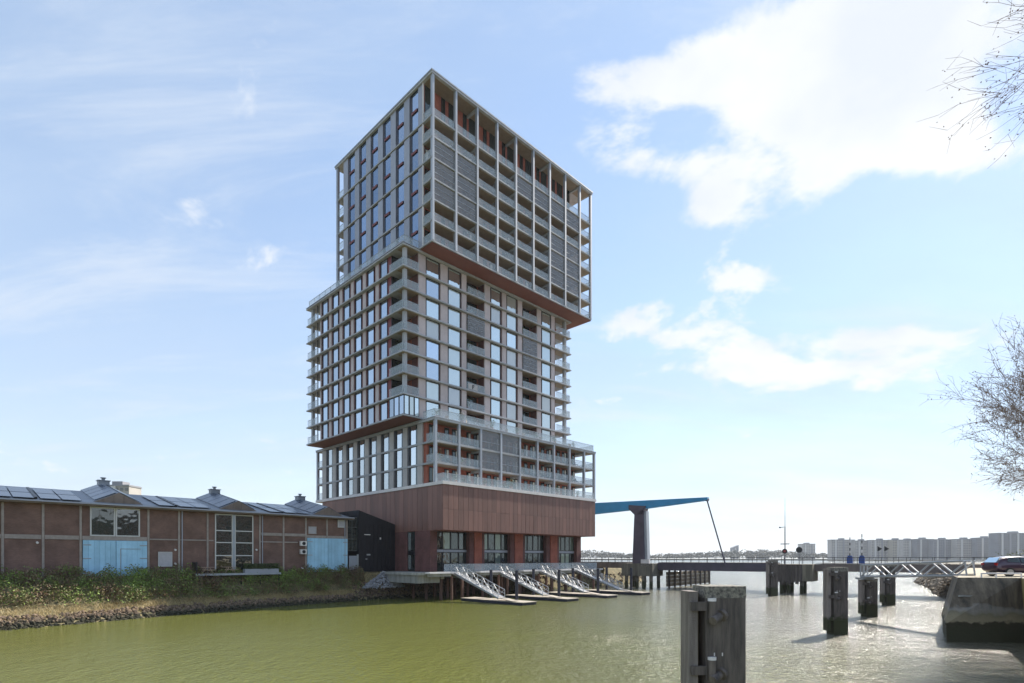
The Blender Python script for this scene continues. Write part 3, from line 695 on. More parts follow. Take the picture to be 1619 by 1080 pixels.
# ------------------------------------------------------------------ warehouse
def warehouse():
    t = thing('brick_warehouse', 'long low brown brick warehouse with solar panels on its roof', 'warehouse', GO, GA)
    MB_ = brick('warehouse_brick', (.20, .11, .084), (.155, .085, .068), (.18, .125, .10))
    MC = mat('warehouse_concrete', (.33, .28, .25), .85, var=.2, scale=2)
    MBl = mat('blue_door_paint', (.35, .60, .78), .6, var=.14, scale=.7)
    MR = mat('roof_sheet', (.22, .24, .27), .5, .3, var=.2, scale=.6)
    MP = mat('solar_cell', (.075, .095, .135), .25, .2, .6, var=.15, scale=.6)
    U0, U1, V0, V1, z0, z1 = -64, -7.8, WALL, 33.5, 3.9, 11.45
    box('wall', (U0, V0, z0), (U1, V1, z1), MB_, t)
    posts = [-62.7, -59.6, -56.6, -53.6, -50.5, -47.5, -44.46, -41.44, -38.42, -32.35, -29.29, -26.26, -20.13, -17.1, -14.05, -11.01, -8.0]
    for u in posts: box('wall_post', (u - .10, V0 - .09, z0), (u + .10, V0 - .003, z1 - .02), MC, t)
    def band(a, b, z, h):
        ps = [a] + [u for u in posts if a < u < b] + [b]
        for i in range(len(ps) - 1):
            box('wall_beam', (ps[i] + (.132 if i or a in posts else 0), V0 - .075, z - h / 2), (ps[i + 1] - (.132 if i < len(ps) - 2 or b in posts else 0), V0 - .003, z + h / 2), MC, t)
    band(-62.7, -32.35, 8.1, .42); band(-32.35, -25.6, 8.09, .14); band(-20.13, -14.05, 9.05, .36); band(-20.13, -15.2, 8.06, .14); band(-14.05, -7.9, 8.9, .34)
    def gate(a, b, za, zb, wicket=False):
        f = MB(); 
        for (p, q) in ((a, (a + b) / 2 - .02), ((a + b) / 2 + .02, b)):
            o = box('door', (p, V0 - .17, za), (q, V0 - .05, zb), MBl, t)
            n = 6; w = (q - p) / n
            for zz in (za + .5, (za + zb) / 2, zb - .5): box('hinge', ((p if p == a else q - .7), V0 - .225, zz - .05), ((p + .7 if p == a else q), V0 - .204, zz + .05), M_PANELG, o)
            for i in range(n): box('door_board', (p + i * w + .015, V0 - .20, za + .05), (p + (i + 1) * w - .015, V0 - .172, zb - .05), MBl, o)
        if wicket:
            g = MB()
            for s in ((-35.0 + .0, 7.0, 1.9, .05),): g.box((s[0], V0 - .23, s[1] - .06), (s[0] + s[2], V0 - .203, s[1]), M_PANELG)
            g.box((-35.0, V0 - .23, za), (-34.93, V0 - .203, 6.94), M_PANELG); g.build('wicket_frame', t)
    gate(-38.25, -32.5, 4.0, 7.86, True); gate(-13.9, -7.95, 4.05, 8.7)
    MG = mat('pale_window_frame', (.55, .54, .52), .6)
    win(t, 'y', V0 - .02, -37.64, -35.44, 8.32, 11.42, M_GW, 0, (), MG, t=.13); win(t, 'y', V0 - .02, -35.40, -33.16, 8.32, 11.42, M_GW, 0, (), MG, t=.13)
    win(t, 'y', V0 - .02, -25.45, -23.42, 4.1, 11.35, M_GW, 0, (.3, .52, .72), MG, t=.12); win(t, 'y', V0 - .02, -23.2, -20.97, 4.1, 11.35, M_GW, 0, (.3, .52, .72), MG, t=.12)
    box('window_post', (-23.42, V0 - .2, 4.1), (-23.2, V0 - .02, 11.35), M_FRAME, t)
    win(t, 'y', V0 - .02, -47.2, -44.7, 8.5, 11.3, M_GW, 0, (), MG, t=.13)
    win(t, 'y', V0 - .02, -31.4, -30.0, 5.0, 6.68, M_PANELW, 0, (), MG, name='door')
    win(t, 'y', V0 - .02, -13.75, -12.55, 9.25, 10.3, M_PANELW, 0, (), MC, name='vent')
    win(t, 'y', V0 - .02, -9.4, -8.35, 10.3, 11.38, M_PANELW, 0, (), MG, name='vent', t=.12)
    for (u, z) in ((-41.9, 7.5), (-29.7, 6.9), (-29.7, 5.3), (-20.6, 7.0), (-14.6, 4.6)):
        b = MB(); b.tube((u, V0 - .28, z), (u, V0 - .01, z + .04), .11, M_LEDGE, 8); b.build('wall_lamp', t)
    for k, z in enumerate((7.62, 6.51)):
        o = box('air_conditioner', (-15.0, V0 - .55, z), (-14.15, V0 - .2, z + .62), M_LEDGE, t)
        b = MB(); b.tube((-14.55, V0 - .57, z + .31), (-14.55, V0 - .552, z + .31), .24, M_DARK, 14); f = b.build('fan_grille', o); f.location = tuple(-c for c in o.location)
    for u in (-47.75, -29.0, -19.85, -8.35):
        b = MB(); b.tube((u, V0 - .16, 4.0), (u, V0 - .16, z1 - .01), .06, M_PANELG, 8); b.build('downpipe', t)
    box('gutter', (U0 - .2, V0 - .93, z1 + .16), (U1 + .55, V0 - .752, z1 + .30), M_PANELG, t)
    # eaves and roof
    ME = mat('eave_fascia', (.20, .15, .115), .7, var=.2, scale=.8)
    box('eave', (U0 - .2, V0 - .75, z1), (U1 + .55, V0 + .4, z1 + .30), ME, t)
    zr = 14.0; vr = 20.0
    b = MB(); b.prism([(U0 - .2, V0 - .6, z1 + .31), (U0 - .2, vr, zr), (U0 - .2, V1 + .4, z1 + .31)], (U1 - U0 + .4, 0, 0), MR); b.build('roof', t)
    sl = math.atan2(zr - z1 - .31, vr - V0 + .6); cs, sn = math.cos(sl), math.sin(sl)
    ridges = [-53.4, -35.0, -22.6, -10.6]
    def on(u, s, h=0): return (u, V0 - .6 + s * cs - h * sn, z1 + .31 + s * sn + h * cs)
    pw = 1.72
    me = None
    u = U0 + .6
    pr = box_mesh(pw - .12, 4.2, .05, MP)
    k = 0
    while u < U1 - 1.5:
        if all(abs(u + pw / 2 - q) > 3.0 for q in ridges):
            for s in (2.45, 7.0):
                mesh_obj('solar_panel', pr, t, on(u + pw / 2, s, .14), (sl, 0, 0))
            if k % 3 == 2: 
                g = MB(); g.box((-.12, -4.4, .0), (.12, 4.4, .22), M_DARK); g.build('roof_gutter', t, on(u + pw + .06, 5.0, .02), (sl, 0, 0)); u += .35
            k += 1
        u += pw
    # raised cross gables with a vent at the back
    for q in ridges:
        f0 = on(q, 1.1); f1 = on(q, 10.8); w = 2.3; hh = 1.15
        b = MB()
        fl_, fr, ft = (q - w, f0[1], f0[2]), (q + w, f0[1], f0[2]), (q, f0[1], f0[2] + hh)
        bl, br, bt = (q - w, f1[1], f1[2]), (q + w, f1[1], f1[2]), (q, f1[1], f1[2] + hh)
        b.poly([fl_, fr, ft], ME); b.poly([fl_, ft, bt, bl], MR); b.poly([fr, br, bt, ft], MR); b.poly([bl, bt, br], MR)
        g = b.build('cross_gable', t)
        for s in range(4):                                     # glazing bars of the gable
            x = q - w * .6 + s * w * .4; box('gable_bar', (x - .05, f0[1] - .06, f0[2] + .02), (x + .05, f0[1] - .004, f0[2] + hh * (1 - abs(x - q) / w) - .05), ME, t)
        nv = Vector((hh, 0, w)).normalized()
        for side in (-1, 1):
            for s in range(4):
                c = Vector(on(q, 2.5 + s * 2.35, 0)); c += Vector((side * w * .5, 0, hh * .5)); c += Vector((side * nv.x, 0, nv.z)) * .07
                rot = Matrix.Rotation(sl, 4, 'X') @ Matrix.Rotation(side * math.atan2(hh, w), 4, 'Y')
                mesh_obj('solar_panel', box_mesh(2.1, 2.2, .05, MP), t, c, rot.to_euler())
        b = MB(); b.box((q - .55, f1[1] - 1.2, f1[2] + hh - .35), (q + .55, f1[1] - .1, f1[2] + hh + .2), MR); b.box((q - .65, f1[1] - 1.3, f1[2] + hh + .2), (q + .65, f1[1] + .0, f1[2] + hh + .28), MR)
        b.tube((q, f1[1] - .6, f1[2] + hh + .28), (q, f1[1] - .6, f1[2] + hh + .62), .18, MR, 8); b.tube((q, f1[1] - .6, f1[2] + hh + .55), (q, f1[1] - .6, f1[2] + hh + .65), .3, MR, 8)
        b.build('roof_vent', t)
M_GW = glass('warehouse_glass', (.02, .025, .02), .12)
M_PANELW = mat('grey_white_sheet', (.42, .40, .42), .6, var=.1)
warehouse()
def gate_fence():
    t = thing('yard_gate', 'grey sheet gate beside the blue doors with a pale end post', 'gate', GO, GA)
    box('gate_leaf', (-7.75, 9.2, 4.0), (-6.55, 9.3, 6.3), M_PANELG, t); box('post', (-6.5, 9.15, 2.6), (-6.3, 9.35, 6.5), M_SLAB, t)
    for k in range(4): box('gate_rib', (-7.6 + k * .28, 9.16, 4.1), (-7.55 + k * .28, 9.196, 6.2), M_FRAME, t)
gate_fence()
def cafe():
    t = thing('terrace_platform', 'narrow grey timber platform jutting out in front of the tall warehouse window', 'platform', GO, GA)
    MT = mat('platform_board', (.25, .24, .235), .8, var=.2)
    for k in range(6): box('board', (-28.2, 7.2 + k * .37, 4.08), (-18.4, 7.55 + k * .37, 4.14), MT, t)
    box('edge_beam', (-28.2, 7.1, 3.92), (-18.4, 7.19, 4.16), M_FRAME, t)
    for k in range(5): box('support', (-27.8 + k * 2.3, 7.4, 2.4), (-27.65 + k * 2.3, 7.55, 4.07), M_DARK, t)
    MW = mat('table_timber', (.42, .30, .22), .7, var=.2)
    for i, (u, lab) in enumerate(((-26.7, 'picnic table with crossed pale legs beside the dark screen board'), (-24.2, 'picnic table with crossed pale legs in front of the tall window'))):
        p = G(u, 8.2, 4.14); k = thing('picnic_table', lab, 'table', p, GA, 'picnic tables on the platform')
        for s in range(4): box('top_board', (-.75, -.38 + s * .2, .72), (.75, -.20 + s * .2, .76), MW, k)
        for y in (-.3, .3):
            for s in (-1, 1):
                b = MB(); b.tube((s * .62, y + .03 * s, 0), (s * .18, y + .03 * s, .72), .04, MW, 5); b.build('leg', k)
        for y in (-.75, .75): box('bench', (-.75, y - .12, .42), (.75, y + .12, .46), MW, k)
        for y in (-.55, .55): box('bench_arm', (-.05, y - .25, .36), (.05, y + .25, .418), MW, k)
    o = box('screen_board', tuple(G(-28.0, 8.0, 4.15)), tuple(G(-28.0, 8.0, 4.15)), M_DARK) if False else None
    k = thing('screen_board', 'dark upright board at the end of the platform', 'board', G(-28.0, 8.2, 4.14), GA)
    box('board', (-.05, -.7, .1), (.05, .7, 1.35), M_DARK, k); box('post', (-.06, -.8, 0), (.06, -.705, 1.4), M_DARK, k); box('post', (-.06, .705, 0), (.06, .8, 1.4), M_DARK, k)
    k = thing('hedge_planter', 'long grey planter box with a clipped hedge on the platform', 'planter', G(-20.6, 7.7, 4.14), GA)
    box('planter_box', (-2.1, -.35, 0), (2.0, .35, .5), M_PANELG, k)
    r = random.Random(4)
    m = leafmat('hedge_leaf', [(.02, .03, .012), (.05, .08, .02), (.09, .12, .03)], 1.5)
    h = leaves('hedge', [(Vector((r.uniform(-2.1, 2.2), r.uniform(-.42, .42), r.uniform(.45, 1.15))), r.uniform(.05, .09), .3) for i in range(2600)], m, 5); h.parent = k
cafe()
balcony_things()

# ------------------------------------------------------------------ deck on piles, gangways and pontoons
def deck():
    t = thing('tower_deck', 'concrete deck on piles with a glass balustrade along the tower front', 'deck', GO, GA)
    M_PILE = mat('rusty_pile', (.20, .10, .07), .85, col2=(.10, .06, .05), scale=2, streak=True)
    box('deck_slab', (-3.4, -1.35, 3.62), (37.5, 8.0, 3.96), M_CONC, t)
    box('edge_beam', (-3.2, -1.0, 2.5), (.6, 6.6, 3.615), M_CONC, t)
    for i in range(5):
        u0 = -2.2 + 9.2 * i; u1 = min(u0 + 4.2, 37.5)
        box('landing', (u0, -2.5, 3.80), (u1, -1.36, 4.02), M_LEDGE, t)
        box('landing_beam', (u0 + .3, -2.2, 3.4), (u1 - .3, -1.36, 3.795), M_CONC, t)
    for i in range(10):
        box('cross_beam', (.9 + 4.0 * i, -.9, 3.0), (1.5 + 4.0 * i, 7.5, 3.615), M_CONC, t)
        for v in (-.5, 3.0, 6.2):
            b = MB(); u = 1.2 + 4.0 * i; b.tube((u, v, -1.5), (u, v, 3.0), .24, M_PILE, 10); b.build('pile', t)
    for (u, v) in ((2.0, -1.9), (3.9, -1.9), (11.2, -1.9), (13.1, -1.9), (20.4, -1.9), (22.3, -1.9), (29.6, -1.9), (31.5, -1.9)):
        b = MB(); b.tube((u, v, -1.5), (u, v, 3.39), .2, M_PILE, 10); b.build('fender_pile', t)
    for i in range(20): balus('y', -1.3, 1.2 + i * 1.8, 1.2 + i * 1.8 + 1.76, 3.97, 1.1, M_BAL, t)
    for i in range(21): box('railing_post', (1.17 + i * 1.8, -1.28, 3.97), (1.21 + i * 1.8, -1.22, 5.1), M_FRAME, t)
deck()
def gangways():
    MG = mat('galvanised_steel', (.52, .53, .55), .45, .5, var=.1)
    MP = mat('pontoon_timber', (.42, .37, .31), .8, var=.2, scale=2)
    MF = mat('pontoon_float', (.02, .021, .035), .6)
    labs = ['nearest the rubble heap', 'second from the rubble heap', 'third from the rubble heap', 'nearest the bascule bridge']
    g0 = p0 = q0 = None
    for i, u in enumerate((3.0, 11.75, 21.2, 30.6)):
        lg = 'galvanised steel gangway sloping from deck to pontoon, ' + labs[i]
        lp = 'low dark pontoon with timber top floating below the deck, ' + labs[i]
        if g0 is None:
            g = thing('gangway', lg, 'gangway', G(u, 0, 0), GA, 'gangways down to the pontoons')
            a = Vector((0, -1.3, 4.1)); c = Vector((0, -11.0, .75)); d = c - a
            for s in (-.6, .6):
                b = MB(); off = Vector((s, 0, 0)); up = Vector((0, 0, 1.05))
                b.tube(a + off, c + off, .09, MG, 6); b.tube(a + off + up, c + off + up, .05, MG, 6); b.tube(a + off + up * .5, c + off + up * .5, .035, MG, 5)
                b.tube(a + off - Vector((0, 0, .28)), c + off - Vector((0, 0, .1)), .06, MG, 5)
                n = 9
                for k in range(n + 1):
                    p = a + off + d * k / n; b.tube(p - Vector((0, 0, .2)), p + up, .04, MG, 5)
                    if k < n: b.tube(p + up * (k % 2), a + off + d * (k + 1) / n + up * ((k + 1) % 2), .03, MG, 5)
                b.build('side_truss', g)
            n = 24
            for k in range(n):
                p = a + d * (k + .5) / n; o = mesh_obj('tread', box_mesh(1.1, .34, .04, MG), g, p, (math.atan2(-d.z, -d.y), 0, 0))
            o = mesh_obj('landing_flap', box_mesh(1.2, 2.6, .05, MP), g, (0, -12.2, .62), (.12, 0, 0))
            p = thing('pontoon', lp, 'pontoon', G(u + .8, 0, 0), GA, 'pontoons below the tower deck')
            box('float', (-1.3, -15.3, -.25), (1.3, -3.4, .32), MF, p)
            for k in range(30): box('deck_board', (-1.35, -15.4 + k * .402, .325), (1.35, -15.02 + k * .402, .40), MP, p)
            for k in range(4): box('fender', (1.31, -14.9 + k * 3.4, -.1), (1.45, -14.6 + k * 3.4, .3), M_DARK, p)
            g0, p0 = g, p
        else:
            g = dup(g0); g.location = G(u, 0, 0); g['label'] = lg; p = dup(p0); p.location = G(u + .8, 0, 0); p['label'] = lp
        for k, (v, s) in enumerate(((-6.6, 'inner'), (-11.6, 'outer'))):
            b = MB(); b.tube((0, 0, -1.5), (0, 0, 4.2), .22, MF, 12); b.tube((0, 0, 4.2), (0, 0, 4.32), .24, MF, 12)
            x = G(u + 2.25, v, 0)
            tag(b.build('mooring_pile', None, x), '%s dark steel mooring pile of the pontoon %s' % (s, labs[i]), 'pile', 'mooring piles of the pontoons')
gangways()

# ------------------------------------------------------------------ bascule bridge
BO = Vector((26.7, 112.0, 0)); BA = math.atan2(-.625, .78)
BX = Vector((math.cos(BA), math.sin(BA), 0)); BY = Vector((-math.sin(BA), math.cos(BA), 0))
def B(x, y, z=0): return BO + BX * x + BY * y + Vector((0, 0, z))
M_GIRD = mat('purple_grey_girder', (.085, .07, .10), .5, .1, var=.25, scale=.6)
M_BLUE = mat('blue_bridge_paint', (.035, .27, .52), .45, .0, var=.12, scale=.5)
M_OLDC = mat('weathered_concrete', (.22, .20, .16), .9, col2=(.07, .065, .05), scale=1.0, bump=.4, bscale=8, streak=True)
M_PIER = mat('pier_concrete', (.40, .35, .26), .9, col2=(.16, .14, .10), scale=1.0, bump=.4, bscale=8, streak=True)
M_WOOD = mat('old_timber', (.16, .13, .11), .9, col2=(.06, .05, .045), scale=3, bump=.4, bscale=20, streak=True)
def bridge():
    t = thing('bascule_bridge', 'low road bridge with blue balance beam on one dark pylon', 'bridge', BO, BA)
    M_ASPH = mat('bridge_asphalt', (.09, .085, .08), .9, var=.2)
    M_RAIL = mat('dark_railing', (.05, .05, .055), .5, .3)
    box('left_span', (-34, 0, 3.9), (-4.01, 9, 5.0), mat('bridge_concrete', (.20, .16, .14), .85, var=.3, scale=.8, streak=True), t)
    box('moving_span', (2.65, 0, 3.55), (23.0, 9, 5.05), M_GIRD, t)
    box('right_span', (30.32, 0, 3.75), (58, 9, 4.95), MATS['bridge_concrete'], t)
    for (a, b) in ((-34, -4), (2.7, 23), (30.4, 58)): box('roadway', (a, .3, 5.06), (b, 8.7, 5.12), M_ASPH, t)
    for y in (.1, 8.9):
        x = -34.0; b = MB(); b.box((x, y - .04, 6.02), (58, y + .04, 6.10), M_RAIL); b.box((x, y - .025, 5.55), (58, y + .025, 5.59), M_RAIL)
        while x < 58: b.box((x, y - .03, 4.9), (x + .07, y + .03, 6.02), M_RAIL); x += 1.6
        b.build('railing', t)
    # pylon: tapered box leg with flared head
    b = MB()
    b.prism([(-1.9, -1.9, 4.4), (.7, -1.9, 4.4), (.45, -1.9, 15.6), (-1.45, -1.9, 14.6)], (0, 1.7, 0), M_GIRD)
    b.prism([(-1.45, -1.9, 14.59), (.46, -1.9, 14.59), (.9, -1.9, 16.2), (-2.7, -1.9, 16.6), (-2.7, -1.9, 15.8)], (0, 1.7, 0), M_GIRD); py = b.build('pylon', t)
    b = MB(); b.prism([(.71, -1.6, 4.4), (1.3, -1.6, 4.4), (.95, -1.6, 15.2), (.46, -1.6, 15.2)], (0, 1.2, 0), M_FRAME); b.build('pylon_lit_side', t)  # pale slab: the pylon's sunlit side face put into colour, no separate part
    for y in (-2.0,):
        b = MB(); b.prism([(-24, -1.5, 14.6), (-11, -1.5, 15.2), (1.0, -1.5, 15.75), (13.0, -1.5, 16.6), (13.0, -1.5, 17.15), (-24, -1.5, 17.75)], (0, 1.0, 0), M_BLUE); b.build('balance_beam', t)
    b = MB(); b.box((-25, -2.5, 13.6), (-20, .5, 14.58), M_BLUE); b.build('counterweight', t)
    b = MB(); b.tube((12.7, -1.05, 16.9), (15.9, -.2, 4.6), .13, M_GIRD, 8); b.tube((12.7, -1.45, 16.8), (12.7, -.55, 16.8), .35, M_GIRD, 10); b.build('tie_rod', t)
    box('control_box', (.2, -2.4, 4.4), (1.9, -1.95, 5.7), M_LEDGE, t)
    # piers
    p = box('pier', (-4.0, -2.4, 2.4), (2.6, 2.6, 4.9), M_OLDC, t)
    for x in (-3.2, -.9, .5, 2.1):
        for y in (-1.8, 1.6):
            b = MB(); b.tube((x, y, -1.5), (x, y, 2.4), .35, M_OLDC, 10); b.build('pier_pile', t)
    p = box('pier', (23.1, -1.5, 2.1), (30.3, 3.0, 4.93), M_PIER, t)
    for k in range(9): box('pier_plank', (23.9 + k * .55, -1.62, 1.9 - .3 * (k % 2)), (24.38 + k * .55, -1.505, 4.9), M_WOOD, t)
    for x in (24.0, 25.5, 26.6, 28.6):
        for y in (-.9, 1.3):
            b = MB(); b.tube((x, y, -1.5), (x, y, 2.1), .32, M_OLDC, 10); b.build('pier_pile', t)
    b = MB(); b.tube((56, 4.5, -1), (56, 4.5, 3.7), .6, M_OLDC, 10); b.build('pier_pile', t)
    # timber guide work behind the left pier
    MGW = mat('guide_timber', (.26, .20, .13), .9, col2=(.12, .09, .06), scale=2)
    for z in (.2, .95, 1.7, 2.45): box('guide_rail', (3.0, 3.2, z), (3.3, 27, z + .68), MGW, t)
    for k in range(9):
        b = MB(); b.tube((3.5, 3.6 + k * 2.9, -1.5), (3.5, 3.6 + k * 2.9, 3.6), .22, M_WOOD, 8); b.build('guide_pile', t)
bridge()
def bridge_furniture():
    MM = mat('mast_grey', (.22, .22, .24), .5, .3); MRD = mat('signal_red', (.30, .05, .05), .5); MBB = mat('cabinet_blue', (.03, .08, .30), .5)
    m = thing('signal_mast', 'tall thin signal mast with round plates on the middle pier', 'mast', B(26.0, -.9, 4.93), BA)
    b = MB(); b.tube((0, 0, 0), (0, 0, 6.4), .11, MM, 8, .08); b.tube((0, 0, 6.4), (0, 0, 11.2), .05, MM, 6, .02); b.build('pole', m)
    b = MB(); b.tube((0, -.2, 2.2), (0, -.12, 2.2), .42, M_DARK, 16); b.tube((0, -.23, 2.2), (0, -.205, 2.2), .22, MRD, 12); b.build('signal_head', m)
    box('cross_arm', (-.7, -.12, 3.35), (.7, .12, 3.5), MM, m)
    b = MB(); b.tube((-.15, 0, 6.3), (-.75, -.2, 6.25), .05, MM, 6); b.tube((-.75, -.3, 6.25), (-.75, 0, 6.25), .13, M_DARK, 8); b.build('camera_head', m)
    s = thing('round_sign', 'dark round sign on a short post beside the signal mast', 'sign', B(28.2, -.9, 4.93), BA)
    b = MB(); b.tube((0, 0, 0), (0, 0, 2.4), .06, MM, 6); b.build('post', s); b = MB(); b.tube((0, -.1, 2.4), (0, -.03, 2.4), .5, M_DARK, 16); b.build('plate', s)
    for i, x in enumerate((35.35, 37.0)):
        k = thing('barrier_machine', 'blue barrier cabinet with its striped boom raised, %s the middle pier' % ('nearer to' if not i else 'farther from'), 'barrier', B(x, .5, 5.1), BA, 'raised bridge barriers')
        b = MB(); b.box((-.4, -.35, 0), (.4, .35, 1.05), MBB); b.box((-.3, -.25, 1.055), (.3, .25, 1.25), MBB); b.build('cabinet', k)
        L_ = 3.0 + .5 * i
        for s in range(7): 
            b = MB(); b.tube((0, 0, 1.2 + L_ * s / 7), (0, 0, 1.2 + L_ * (s + 1) / 7), .07, M_LEDGE if s % 2 else M_DARK, 6); b.build('boom_section', k)
    for i, x in enumerate((39.2, 40.1)):
        k = thing('traffic_light', 'dark traffic light on a thin post, %s the barriers' % ('closer to' if not i else 'farther from'), 'traffic light', B(x, .5, 5.1), BA, 'traffic lights on the bridge')
        b = MB(); b.tube((0, 0, 0), (0, 0, 2.7), .05, MM, 6); b.build('post', k)
        b = MB(); b.prism([(-.1, -.15, 1.9), (.55, -.15, 2.3), (-.1, -.15, 2.75)], (0, .25, 0), M_DARK); b.build('lamp_housing', k)
bridge_furniture()

# ------------------------------------------------------------------ dolphins (heavy fender piles)
M_STEELP = mat('dolphin_steel', (.17, .14, .12), .75, .1, col2=(.06, .05, .045), scale=5.0, bump=.15, bscale=25, streak=True)
M_CAP = mat('speckled_cap', (.36, .33, .27), .9, col2=(.07, .065, .06), scale=14, bump=.4, bscale=40)
M_FEND = mat('fender_timber', (.30, .26, .23), .85, col2=(.14, .115, .10), scale=3.5, bump=.4, bscale=25, streak=True)
M_OCH = mat('ochre_timber', (.32, .21, .06), .85, col2=(.16, .10, .03), scale=4, streak=True)
M_ALG = mat('algae', (.07, .075, .025), .8, col2=(.03, .03, .015), scale=4)
def tide(m, z0, c=(.045, .048, .018)):
    nt = m.node_tree; N = nt.nodes; L = nt.links; b = N['Principled BSDF']; src = b.inputs['Base Color'].links[0].from_socket
    ge = N.new('ShaderNodeNewGeometry'); sp = N.new('ShaderNodeSeparateXYZ'); L.new(ge.outputs['Position'], sp.inputs[0])
    nz = N.new('ShaderNodeTexNoise'); nz.inputs['Scale'].default_value = 2.5; nz.inputs['Detail'].default_value = 6; L.new(ge.outputs['Position'], nz.inputs['Vector'])
    ad = N.new('ShaderNodeMath'); ad.operation = 'MULTIPLY_ADD'; L.new(nz.outputs[0], ad.inputs[0]); ad.inputs[1].default_value = -1.3; L.new(sp.outputs[2], ad.inputs[2])
    mk = N.new('ShaderNodeMapRange'); L.new(ad.outputs[0], mk.inputs[0]); mk.inputs[1].default_value = z0 - .75; mk.inputs[2].default_value = z0 - .45
    mx = N.new('ShaderNodeMixRGB'); L.new(mk.outputs[0], mx.inputs[0]); mx.inputs[1].default_value = (*c, 1); L.new(src, mx.inputs[2]); L.new(mx.outputs[0], b.inputs['Base Color'])
for q in (M_STEELP, M_FEND, M_OCH, M_OLDC): tide(q, 1.3)
tide(M_STONE, .45, (.03, .028, .014))
def dolphin(loc, top, label, rz=0, detail=False, wide=1.0):
    t = thing('mooring_dolphin', label, 'dolphin', (loc[0], loc[1], 0), rz, 'steel mooring dolphins')
    w = wide
    b = MB(); b.box((-.33, -.45, 1.1), (.78 * w, .5, top - .32), M_STEELP); b.build('pile', t)
    box('pile_foot', (-.34, -.46, -2), (.785 * w, .51, 1.095), M_STEELP, t)
    b = MB(); b.box((-.335, -.46, top - .32), (.79 * w, .51, top), M_CAP); b.build('cap', t)
    box('fender_board', (-.78, -.40, .3), (-.52, .25, top - .14), M_FEND, t)
    if detail: box('fender_board', (-.50, .05, .3), (-.345, .35, top - .2), M_OCH, t)
    z = top - .42
    while z > .6:
        box('clamp', (-.72, -.50, z - .24), (-.30, -.405, z), M_STEELP, t); z -= 1.75
    for z in (top - .75, top - 2.35):
        b = MB(); b.tube((-.16, -.47, z + .35), (-.16, -.47, z - .12), .11, M_STEELP, 14); b.tube((-.16, -.47, z + .35), (-.16, -.47, z + .43), .115, M_LEDGE, 14)
        b.tube((.10, -.40, z - .05), (-.20, -.62, z - .18), .12, M_STEELP, 14); b.tube((.16, -.38, z - .02), (.08, -.44, z - .06), .18, M_STEELP, 12)
        b.build('mooring_bollard', t)
    for z in (top - 1.9,):
        for x in (-.1, .12): box('bolt_mark', (x, -.458, z), (x + .03, -.4505, z + .09), M_LEDGE, t)
    b = MB()
    for k in range(6): b.box((.788 * w, -.05, top - .95 - k * .9), (.81 * w, .02, top - .88 - k * .9), M_DARK)
    b.build('bolt_row', t)
    return t
def zd(px, Z): return (px - 809.5) / 883.5 * Z
dolphin((zd(1132.5, 15.3), 15.7), 5.22, 'big speckled-top steel dolphin alone in open water before the bridge', .03, True)
dolphin((zd(1322, 43.8), 44.0), 5.26, 'tall steel dolphin standing free of the truss walkway', .02)
dolphin((zd(1373, 57), 57.2), 3.9, 'short steel dolphin carrying the free end of the truss walkway', .0)
dolphin((zd(1404, 71), 71.2), 5.2, 'steel dolphin behind the truss walkway, close to the bridge', .0)
dolphin((zd(1220, 88), 88), 5.6, 'steel dolphin guarding the corner of the middle bridge pier', .0)

